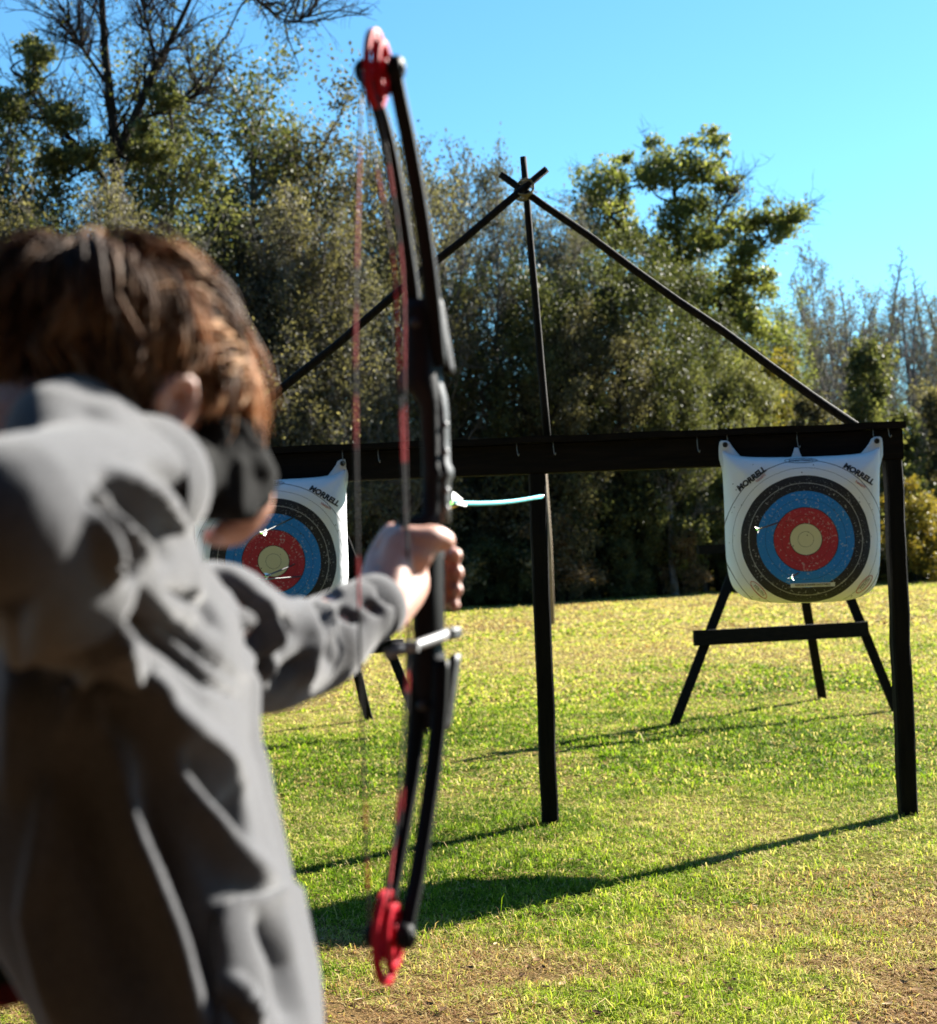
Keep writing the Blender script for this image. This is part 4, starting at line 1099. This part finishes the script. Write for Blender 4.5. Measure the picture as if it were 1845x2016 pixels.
# left hand closed round the grip (bow axes: side, forward, up)
def hand_l():
    mcp = [(-.046, .004, .046), (-.053, .004, .026), (-.052, -.002, .005), (-.046, -.010, -.015)]
    pip = [(-.030, .046, .034), (-.033, .050, .014), (-.032, .047, -.006), (-.028, .040, -.025)]
    dip = [(.003, .052, .024), (.003, .055, .004), (.003, .052, -.015), (.003, .045, -.033)]
    tip = [(.0205, .028, .020), (.0215, .030, .0), (.0205, .028, -.019), (.019, .024, -.036)]
    rr = [.0092, .0094, .0090, .0080]
    for i in range(4):
        limb3(b, [bp(*mcp[i]), bp(*pip[i]), bp(*dip[i]), bp(*tip[i])], [rr[i] * 1.12, rr[i] * 1.05, rr[i] * .98, rr[i] * .86], 12)
        b.ball(bp(*mcp[i]), .0128, 12, 8); b.ball(bp(*pip[i]), rr[i] * 1.13, 12, 8)
        w = L_WR + (BM.to_3x3() @ Vector((-.006 + .002 * i, .004, .016 - .011 * i)))
        limb3(b, [w, w.lerp(bp(*mcp[i]), .55) + BM.to_3x3() @ Vector((-.004, 0, .0)), bp(*mcp[i])], [.018, .0165, .0125], 12)
    limb3(b, [L_WR + BM.to_3x3() @ Vector((.008, .01, .010)), bp(-.016, -.052, .030), bp(.004, -.040, .036), bp(.015, -.030, .040), bp(.022, -.012, .036)], [.019, .020, .0175, .0145, .012], 12)
    limb3(b, [L_WR + BM.to_3x3() @ Vector((.006, .012, 0)), bp(-.018, -.058, .012), bp(-.004, -.046, .020), bp(.006, -.036, .030)], [.020, .023, .021, .017], 14)
    limb3(b, [bp(-.040, -.014, .040), bp(-.026, -.036, .038), bp(-.006, -.040, .034)], [.015, .017, .016], 12)   # thumb
    limb3(b, [L_WR + BM.to_3x3() @ Vector((.010, .008, -.014)), bp(-.006, -.046, -.012), bp(-.016, -.034, .015)], [.018, .020, .018], 12)      # heel of the palm
    limb3(b, [bp(-.030, -.040, .030), bp(-.040, -.030, .0), bp(-.030, -.040, -.015)], [.020, .021, .018], 12)
hand_l()
# right hand, half curled under the jaw
RH = [(P(535, 893, 1.245), P(545, 952, 1.268), P(512, 1008, 1.268), P(470, 1020, 1.258)),
      (P(541, 905, 1.265), P(548, 968, 1.288), P(510, 1020, 1.286), P(462, 1030, 1.272)),
      (P(540, 917, 1.285), P(540, 985, 1.305), P(498, 1030, 1.300), P(452, 1034, 1.285)),
      (P(533, 930, 1.303), P(528, 990, 1.318), P(488, 1028, 1.310), P(448, 1030, 1.298))]
RH = [tuple(p + Vector((-.013, -.008, -.010)) for p in c) for c in RH]
for i, ch in enumerate(RH):
    r0 = (.0095, .0095, .009, .008)[i]
    limb3(b, ch, [r0 * 1.15, r0 * 1.05, r0, r0 * .86], 12); w = R_WR + Vector((0, .014 * (i - 1), .004)); limb3(b, [w, w.lerp(ch[0], .5), ch[0]], [.019, .018, .0135], 12)
limb3(b, [R_WR + Vector((.01, 0, -.012)), P(420, 975, 1.225), P(466, 985, 1.235), P(480, 1000, 1.25)], [.018, .016, .0115, .0095], 12)
body_me = blend(b, 'person', .0034, 5)
body = bpy.data.objects.new('person', body_me); COL.objects.link(body); body_me.materials.append(M['skin'])
body_me.polygons.foreach_set('use_smooth', np.ones(len(body_me.polygons), bool))
tag(body, 'brown haired archer in grey hoodie with stretched bow arm and gloved drawing hand', 'person')
# eyes
M['eye'] = m_simple('eye_white', (.7, .68, .65), None, rough=.2)
q = MB()
for s in (-1, 1): q.ball(hp(s * .031, .077, -.006), .0115, 14, 10)
q.build('eye', M['eye'], body, True)

# ---- clothes
def folds(me, lines, view=True, dmin=0, dmax=9):
    """press soft folds into a cloth: (polyline at photo positions, height in m, half width in px, nearest, farthest distance)"""
    n = len(me.vertices); co = np.empty(n * 3, np.float32); me.vertices.foreach_get('co', co); co = co.reshape(-1, 3).astype(float)
    no = np.empty(n * 3, np.float32); me.vertex_normals.foreach_get('vector', no); no = no.reshape(-1, 3).astype(float)
    px, py, d = proj(co); eye = np.array([0, 0, CAM_H]) - co; eye /= np.linalg.norm(eye, axis=1)[:, None]
    facing = np.clip((np.sum(no * eye, 1) + .15) / .3, 0, 1)
    disp = np.zeros(n)
    for (pl, h, w, d0, d1) in lines:
        best = np.full(n, 1e9); at = np.zeros(n); m = len(pl) - 1
        for i in range(m):
            ax, ay = pl[i]; bx, by = pl[i + 1]; vx, vy = bx - ax, by - ay
            t = np.clip(((px - ax) * vx + (py - ay) * vy) / (vx * vx + vy * vy), 0, 1)
            q_ = np.hypot(px - ax - t * vx, py - ay - t * vy); k = q_ < best; best[k] = q_[k]; at[k] = (i + t[k]) / m
        taper = .35 + .65 * np.sin(np.clip(at, .0, 1) * pi) ** .6
        disp += 1.55 * h * np.exp(-(best / w) ** 2) * taper * ((d > d0) & (d < d1))
    # small irregular creases everywhere
    x, y, z = co.T
    disp += .016 * (vnoise(np.arctan2(y - 1.27, x + .26) * 2.6 + 60 + z * 3.0, z * 2.2 + 40, 9) - .5) * (z < 1.36) + .006 * (z < 1.40) * (vnoise(x * 9 + z * 4 + 50, z * 15 - y * 7 + 80, 2) - .5) + .0 * (vnoise(x * 9 + z * 4 + 50, z * 15 - y * 7 + 80, 2) - .5) + .0018 * (vnoise((x + y) * 30 + 200, z * 34 + 100, 3) - .5)
    co += no * (disp * facing + (1 - facing) * .003 * (vnoise(x * 12 + 31, z * 14 + y * 9 + 60, 6) - .5))[:, None]
    me.vertices.foreach_set('co', co.astype(np.float32).ravel()); me.update()

h = MB()
torso_loft(h, .0)
h.ball(R_SH + Vector((-.005, .02, -.01)), .075, 20, 14); h.ball(L_SH + Vector((-.02, -.02, -.005)), .060, 20, 14)
limb3(h, [R_SH, R_SH.lerp(R_EL, .5) + Vector((0, 0, -.012)), R_EL], [.074, .064, .051], 20)
limb3(h, [R_EL, R_EL.lerp(R_WR, .35), R_EL.lerp(R_WR, .54), R_EL.lerp(R_WR, .69)], [.051, .051, .047, .0445], 20)
limb3(h, [L_SH, L_SH.lerp(L_EL, .5) + Vector((0, 0, -.008)), L_EL], [.066, .060, .052], 20)
CUFF = L_EL.lerp(L_WR, .90)
limb3(h, [L_EL, L_EL.lerp(L_WR, .3) + Vector((0, 0, -.006)), L_EL.lerp(L_WR, .65), CUFF], [.052, .050, .040, .034], 20)
# hood bunched round the neck
for (rr, pts) in ((.032, [P(95, 905, 1.02), P(100, 850, 1.06), P(165, 825, 1.12), P(205, 870, 1.17)]), (.026, [P(180, 845, 1.06), P(225, 850, 1.12), P(265, 905, 1.2)]),
                  (.030, [P(160, 900, 1.16), P(90, 960, 1.22), P(120, 1030, 1.30), P(285, 1085, 1.36), P(368, 1145, 1.33)]), (.024, [P(368, 1145, 1.33), P(368, 1155, 1.24), P(320, 1135, 1.18), P(230, 1050, 1.12)])):
    limb3(h, pts, [rr * .8] + [rr] * (len(pts) - 2) + [rr * .8], 14)
hood_me = blend(h, 'hoodie', .0055, 9)
T0, T1 = .9, 1.55
FL = [([(214, 1207), (253, 1309), (311, 1391), (389, 1459), (467, 1527)], .016, 34, 1.0, 1.5),
      ([(224, 1459), (272, 1644), (340, 1814), (403, 2003)], .014, 36, 1.0, 1.5),
      ([(316, 1450), (389, 1586), (462, 1678), (525, 1736)], .015, 30, 1.0, 1.5),
      ([(370, 1490), (440, 1580), (505, 1680)], -.014, 34, 1.0, 1.5),
      ([(280, 1560), (340, 1700), (390, 1850), (420, 1990)], -.013, 30, 1.0, 1.5),
      ([(150, 1500), (200, 1700), (280, 1950)], -.012, 50, 1.0, 1.5),
      ([(214, 1231), (160, 1328), (126, 1440)], .010, 12, 1.0, 1.5), ([(199, 1318), (194, 1440)], .010, 11, 1.0, 1.5),
      ([(235, 1160), (265, 1200), (305, 1256)], -.018, 26, 1.0, 1.5),
      ([(272, 1241), (360, 1309), (413, 1348), (486, 1377)], -.007, 10, 1.0, 1.5), ([(320, 1230), (400, 1290), (480, 1340)], -.006, 9, 1.0, 1.5), ([(330, 1160), (400, 1190), (430, 1240)], -.006, 10, 1.0, 1.45),
      ([(447, 1936), (490, 2014)], .012, 14, 1.0, 1.5), ([(500, 1800), (545, 1900), (560, 2010)], -.010, 20, 1.0, 1.5), ([(470, 1560), (500, 1640)], -.008, 12, 1., 1.5), ([(90, 1560), (60, 1800), (110, 2010)], .008, 20, 1.0, 1.5), ([(20, 1120), (40, 1350), (20, 1550)], .008, 26, .9, 1.5),
      # raised sleeve
      ([(290, 915), (335, 937), (375, 970), (398, 1030)], -.007, 17, .85, 1.3), ([(205, 950), (251, 988), (285, 1044), (330, 1100)], -.010, 13, .85, 1.3), ([(190, 980), (215, 1008), (237, 1075), (262, 1130)], -.014, 12, .85, 1.3),
      ([(225, 930), (300, 975), (365, 1045)], .008, 13, .85, 1.3), ([(195, 965), (225, 1020), (300, 1100)], .008, 11, .85, 1.3), ([(180, 1010), (200, 1080), (225, 1140)], .010, 12, .85, 1.3),
      # bow sleeve
      ([(437, 1140), (489, 1185), (512, 1224), (479, 1292)], -.020, 17, 1.25, 1.7), ([(455, 1200), (480, 1250)], .012, 22, 1.25, 1.7), ([(557, 1217), (575, 1250)], -.012, 10, 1.3, 1.8), ([(632, 1160), (662, 1174)], -.011, 9, 1.4, 1.9),
      ([(668, 1202), (702, 1222)], -.011, 9, 1.4, 1.9), ([(720, 1187), (744, 1205)], -.010, 8, 1.4, 1.9), ([(752, 1168), (783, 1186)], -.010, 8, 1.4, 1.9), ([(713, 1122), (748, 1138)], -.008, 8, 1.4, 1.9), ([(600, 1180), (640, 1230), (650, 1310)], -.008, 9, 1.4, 1.9),
      ([(520, 1180), (545, 1260), (530, 1330)], .010, 12, 1.3, 1.8), ([(590, 1180), (612, 1260), (600, 1340)], .010, 12, 1.4, 1.9), ([(655, 1190), (640, 1270)], .007, 10, 1.4, 1.9), ([(500, 1330), (560, 1270)], -.010, 10, 1.3, 1.8), ([(540, 1350), (600, 1290)], -.009, 9, 1.3, 1.8)]
folds(hood_me, FL)
hood = link_mesh('hoodie', hood_me, M['fleece'], body)
# pocket: a thicker patch of the same cloth, cut out of the front
def patch(name, src, poly, off, mat, parent, dmax=1.5):
    bm = bmesh.new(); bm.from_mesh(src); bm.normal_update()
    co = np.array([f.calc_center_median()[:] for f in bm.faces]); px, py, d = proj(co); ins = np.zeros(len(co), bool); j = len(poly) - 1
    for i in range(len(poly)):
        xi, yi = poly[i]; xj, yj = poly[j]
        ins ^= ((yi > py) != (yj > py)) & (px < (xj - xi) * (py - yi) / (yj - yi + 1e-9) + xi); j = i
    bm.faces.ensure_lookup_table(); eye = Vector((0, 0, CAM_H))
    kill = [f for i, f in enumerate(bm.faces) if not (ins[i] and d[i] < dmax and f.normal.dot(eye - f.calc_center_median()) > -.05)]
    bmesh.ops.delete(bm, geom=kill, context='FACES')
    for _ in range(14):
        new = {v: sum((e.other_vert(v).co for e in v.link_edges if e.is_boundary), Vector()) / 2 for v in bm.verts if sum(e.is_boundary for e in v.link_edges) == 2}
        for v, c in new.items(): v.co = v.co.lerp(c, .6)
    bm.normal_update()
    for v in bm.verts: v.co += v.normal * off
    me = bpy.data.meshes.new(name); bm.to_mesh(me); bm.free()
    o = link_mesh(name, me, mat, parent); m = o.modifiers.new('t', 'SOLIDIFY'); m.thickness = off * .95; m.offset = -1
    return o
patch('pocket', hood_me, [(418, 1786), (470, 1762), (530, 1752), (560, 1735), (660, 1800), (700, 2200), (425, 2200)], .007, M['fleece'], hood)
q = MB()                                             # ribbed cuff of the bow sleeve, open round the wrist
ca = (L_WR - L_EL).normalized()
q.tube([CUFF - ca * .012, CUFF + ca * .004, CUFF + ca * .016, CUFF + ca * .024, CUFF + ca * .022], [.0345, .0365, .0345, .031, .027], 28, False); q.build('cuff', M['fleece'], hood, True)
q = MB(); ra = (R_WR - R_EL).normalized(); RC = R_EL.lerp(R_WR, .69)
q.tube([RC - ra * .02, RC + ra * .0, RC + ra * .014, RC + ra * .020, RC + ra * .016], [.0455, .0500, .0495, .046, .038], 28, False); q.build('cuff', M['fleece'], hood, True)
# half-finger glove on the drawing hand
gl = MB()
limb3(gl, [R_EL.lerp(R_WR, .70), R_WR + ra * .0, R_WR + ra * .03 + Vector((0, .01, .002)), P(450, 914, 1.24)], [.032, .033, .033, .032], 20); gl.box(P(392, 922, 1.20), P(488, 910, 1.250), .046, .076, up=(0, 0, 1), bev=.12); gl.box(P(430, 960, 1.205), P(470, 965, 1.235), .04, .05, up=(0, 0, 1), bev=.12)
for i, ch in enumerate(RH): limb3(gl, [R_WR.lerp(ch[0], .6), ch[0], ch[0].lerp(ch[1], .45)], [.020, .0165, .0135], 14)
glm = blend(gl, 'glove', .0035, 5); glo = link_mesh('glove', glm, M['charcoal'], body)
# jeans and shoes
j = MB()
j.ball((-.240, 1.27, .93), 1, 24, 14, (.118, .175, .12))
for (fx, fy) in ((-.245, 1.09), (-.215, 1.47)):
    hip = Vector((-.240, 1.27 + (.085 if fy > 1.3 else -.085), .93)); ank = Vector((fx, fy, .075)); kn = hip.lerp(ank, .5) + Vector((.02, 0, 0))
    limb3(j, [hip, hip.lerp(kn, .5), kn, kn.lerp(ank, .5), ank], [.100, .088, .072, .068, .062], 20)
jm = blend(j, 'jeans', .007, 6); link_mesh('jeans', jm, M['denim'], body)
for (fx, fy) in ((-.245, 1.09), (-.215, 1.47)):
    s_ = MB(); a = Vector((fx, fy, .05)); limb3(s_, [a + Vector((-.045, 0, -.008)), a + Vector((.04, .003, -.006)), a + Vector((.135, .008, -.018))], [.042, .043, .032], 16); s_.ball(a + Vector((-.02, 0, .03)), .042, 14, 10)
    sm = blend(s_, 'shoe', .005, 4)
    for v in sm.vertices:
        if v.co.z < .006: v.co.z = .006
    link_mesh('shoe', sm, M['shoe'], body)
# plaid shirt tail showing at the back of the waist
def m_plaid():
    t = NT('plaid_flannel'); t.rough(.9); v = t.coord('Object')
    sp = t.new('ShaderNodeSeparateXYZ'); t.link(v, sp.inputs[0])
    a = t.math('GREATER_THAN', t.math('SINE', t.math('MULTIPLY', t.math('ADD', sp.outputs['Z'], t.math('MULTIPLY', sp.outputs['X'], .6)), 115.)), .0)
    c = t.math('GREATER_THAN', t.math('SINE', t.math('MULTIPLY', t.math('SUBTRACT', sp.outputs['X'], sp.outputs['Y']), 95.)), .3)
    t.col(t.mix(t.math('MULTIPLY', c, .35), t.mix(a, (.035, .05, .012), (.30, .045, .05)), (.10, .09, .14))); return t.m
vs = []; fs = []
prof = [(P(20, 1770, 1.25), P(-60, 1765, 1.22)), (P(50, 1830, 1.25), P(-65, 1830, 1.22)), (P(75, 1890, 1.25), P(-60, 1890, 1.22)), (P(85, 1940, 1.25), P(-30, 1930, 1.22)), (P(90, 2005, 1.25), P(10, 1975, 1.22))]
for a, c in prof:
    for k in range(9):
        t = k / 8; p = a.lerp(c, t); vs.append(p + Vector((0, .012 * sin(t * 7 + p.z * 20), 0)))
for i in range(len(prof) - 1):
    for k in range(8): fs.append((i * 9 + k, i * 9 + k + 1, (i + 1) * 9 + k + 1, (i + 1) * 9 + k))
me = bpy.data.meshes.new('shirt_tail'); me.from_pydata(vs, [], fs)
o = link_mesh('shirt_tail', me, m_plaid(), body); m = o.modifiers.new('t', 'SOLIDIFY'); m.thickness = .004
# ---- hair
def m_hair():
    t = NT('brown_hair'); t.rough(.55); v = t.coord('Object')
    at = t.new('ShaderNodeAttribute', attribute_name='tint')
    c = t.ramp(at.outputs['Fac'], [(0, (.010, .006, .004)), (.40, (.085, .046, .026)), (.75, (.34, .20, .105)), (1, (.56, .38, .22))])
    t.col(c); t.b.inputs['Specular IOR Level'].default_value = .10
    tr = t.new('ShaderNodeBsdfTranslucent'); t.link(t.mix(1., c, (1.6, 1.2, .8), 'MULTIPLY'), tr.inputs['Color'])
    mx = t.new('ShaderNodeMixShader'); mx.inputs[0].default_value = .36
    t.link(t.b.outputs[0], mx.inputs[1]); t.link(tr.outputs[0], mx.inputs[2]); t.link(mx.outputs[0], t.out.inputs['Surface']); return t.m
def hair():
    R = np.random.default_rng(3); V = []; Q = []; TI = []; base = 0
    SC = np.array([.074, .093, .081]); OFF = np.array([0, -.008, .014])
    crown = np.array([-.15, -.55, .82]); crown /= np.linalg.norm(crown)
    cnt = 0
    G = R.normal(0, 1, (230, 3)); G /= np.linalg.norm(G, axis=1)[:, None]; GD = R.normal(0, .60, (230, 3)); GL = R.uniform(-.008, .013, 230); GT = R.normal(0, .13, 230)
    while cnt < 6500:
        n = R.normal(0, 1, 3); n /= np.linalg.norm(n)
        r_, f_, u_ = n
        hairline = -.62 + .30 * max(0, f_ + .2) + (1.15 * max(0, f_ - .30))
        if abs(r_) > .60 and f_ > -.42: hairline = max(hairline, -.09 + .25 * max(0, f_))
        if u_ < hairline: continue
        cnt += 1
        root = n * SC * .97 + OFF
        away = n - crown * (n @ crown); away = n * (crown @ n) - crown; away /= np.linalg.norm(away) + 1e-6
        swirl = np.cross(n, away); side = .55 * np.sin(3 * r_ + 2 * f_ + 1)
        gi = int(np.argmax(G @ n)); t = away + swirl * side * .5 + GD[gi] + R.normal(0, .10, 3) + (G[gi] - n) * .8
        t -= n * (t @ n); t /= np.linalg.norm(t) + 1e-6
        L = R.uniform(.040, .070) * (2.0 if f_ > .25 and u_ > .0 else 1.2 if f_ > 0 else 1.0) * (.55 if abs(r_) > .5 and u_ < .25 and f_ > -.5 else 1.) * (.75 if u_ < -.25 else 1.)
        lift = max(.002, (.6 if f_ > -.1 else 1.) * R.uniform(.004, .013) * (1.2 if u_ > .3 else .8) + GL[gi]); wave = R.uniform(0, 6.3); amp = R.uniform(.001, .005)
        w = R.uniform(.0009, .0023); fly = R.random() < .05; lift += .012 * fly; K = 7
        sv = np.cross(n, t); P_ = []
        # follow the skull: step along the surface direction
        p = n.copy(); d = t.copy(); cur = root.copy()
        for k in range(K):
            s = k / (K - 1)
            surf = p * SC * .97 + OFF
            free = max(0, s - .40) * (.075 if f_ > .1 and u_ > 0 else .02)
            pos = surf + p * lift * np.sin(min(1, s * 1.6) * pi * .5) + sv * amp * np.sin(wave + s * 5) + np.array([0, 0, -1]) * free * .5 + d * free + (n * free * .75 if f_ > .1 else 0)
            P_.append(pos)
            p = p + d * (L / (K - 1)) / .088; p /= np.linalg.norm(p); d = d - p * (d @ p) + np.array([0, 0, -.05]) ; d -= p * (d @ p); d /= np.linalg.norm(d) + 1e-6
        P_ = np.array(P_)
        lim = (.026 if f_ > .35 else .004 if f_ > -.35 and abs(r_) > .3 else -.082) + R.normal(0, .007); bad = np.where(P_[:, 2] < lim)[0]
        if len(bad): P_[bad[0]:] = P_[max(0, bad[0] - 1)] + np.outer(np.linspace(.1, .6, K - bad[0]), P_[bad[0]] - P_[max(0, bad[0] - 1)])
        wd = w * np.array([.7, 1, 1.1, 1.05, .9, .6, .12])
        nrm = P_ - OFF; nrm /= np.linalg.norm(nrm, axis=1)[:, None]
        a = P_ + sv * wd[:, None]; c = P_ - sv * wd[:, None]; m = P_ + nrm * wd[:, None] * .7; lo = P_ - nrm * wd[:, None] * .4
        V.append(np.stack([a, m, c, lo], 1).reshape(-1, 3))
        for k in range(K - 1):
            for e in range(4): e2 = (e + 1) % 4; Q.append((base + k * 4 + e, base + k * 4 + e2, base + k * 4 + 4 + e2, base + k * 4 + 4 + e))
        base += K * 4
        tone = np.clip(R.normal(.54, .10) + .26 * f_ + .08 * u_ + GT[gi] + .18 * (vnoise(np.array([r_ * 3 + 9]), np.array([u_ * 3 + f_ * 3 + 9]), 4)[0] - .5) * 2, 0, 1)  # locks darken toward the back: shade of the head painted into their colour
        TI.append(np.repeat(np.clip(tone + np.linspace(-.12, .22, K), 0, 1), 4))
    V = np.concatenate(V)
    A = np.array(HM); V = V @ A.T + np.array(HC)
    # scalp cap below the locks
    cap = MB(); n_, m_ = 40, 24
    cv = []
    for i in range(m_ + 1):
        th = pi * i / m_
        for k in range(n_):
            ph = 2 * pi * k / n_; r_, f_, u_ = sin(th) * cos(ph), sin(th) * sin(ph), cos(th)
            hl = -.62 + .30 * max(0, f_ + .2) + (1.15 * max(0, f_ - .30))
            if abs(r_) > .60 and f_ > -.42: hl = max(hl, -.09 + .25 * max(0, f_))
            g = 1.0 if u_ > hl - .03 else .86
            q_ = np.array([r_, f_, u_]) * SC * g * .985 + OFF; cv.append(A @ q_ + np.array(HC))
    nb = len(V); V = np.concatenate([V, np.array(cv)])
    for i in range(m_):
        for k in range(n_):
            j2 = (k + 1) % n_; Q.append((nb + i * n_ + k, nb + (i + 1) * n_ + k, nb + (i + 1) * n_ + j2, nb + i * n_ + j2))
    TI.append(np.full(len(cv), .12))
    me = npmesh('hair', V, quads=np.array(Q))
    at = me.attributes.new('tint', 'FLOAT', 'POINT'); at.data.foreach_set('value', np.concatenate(TI).astype(np.float32))
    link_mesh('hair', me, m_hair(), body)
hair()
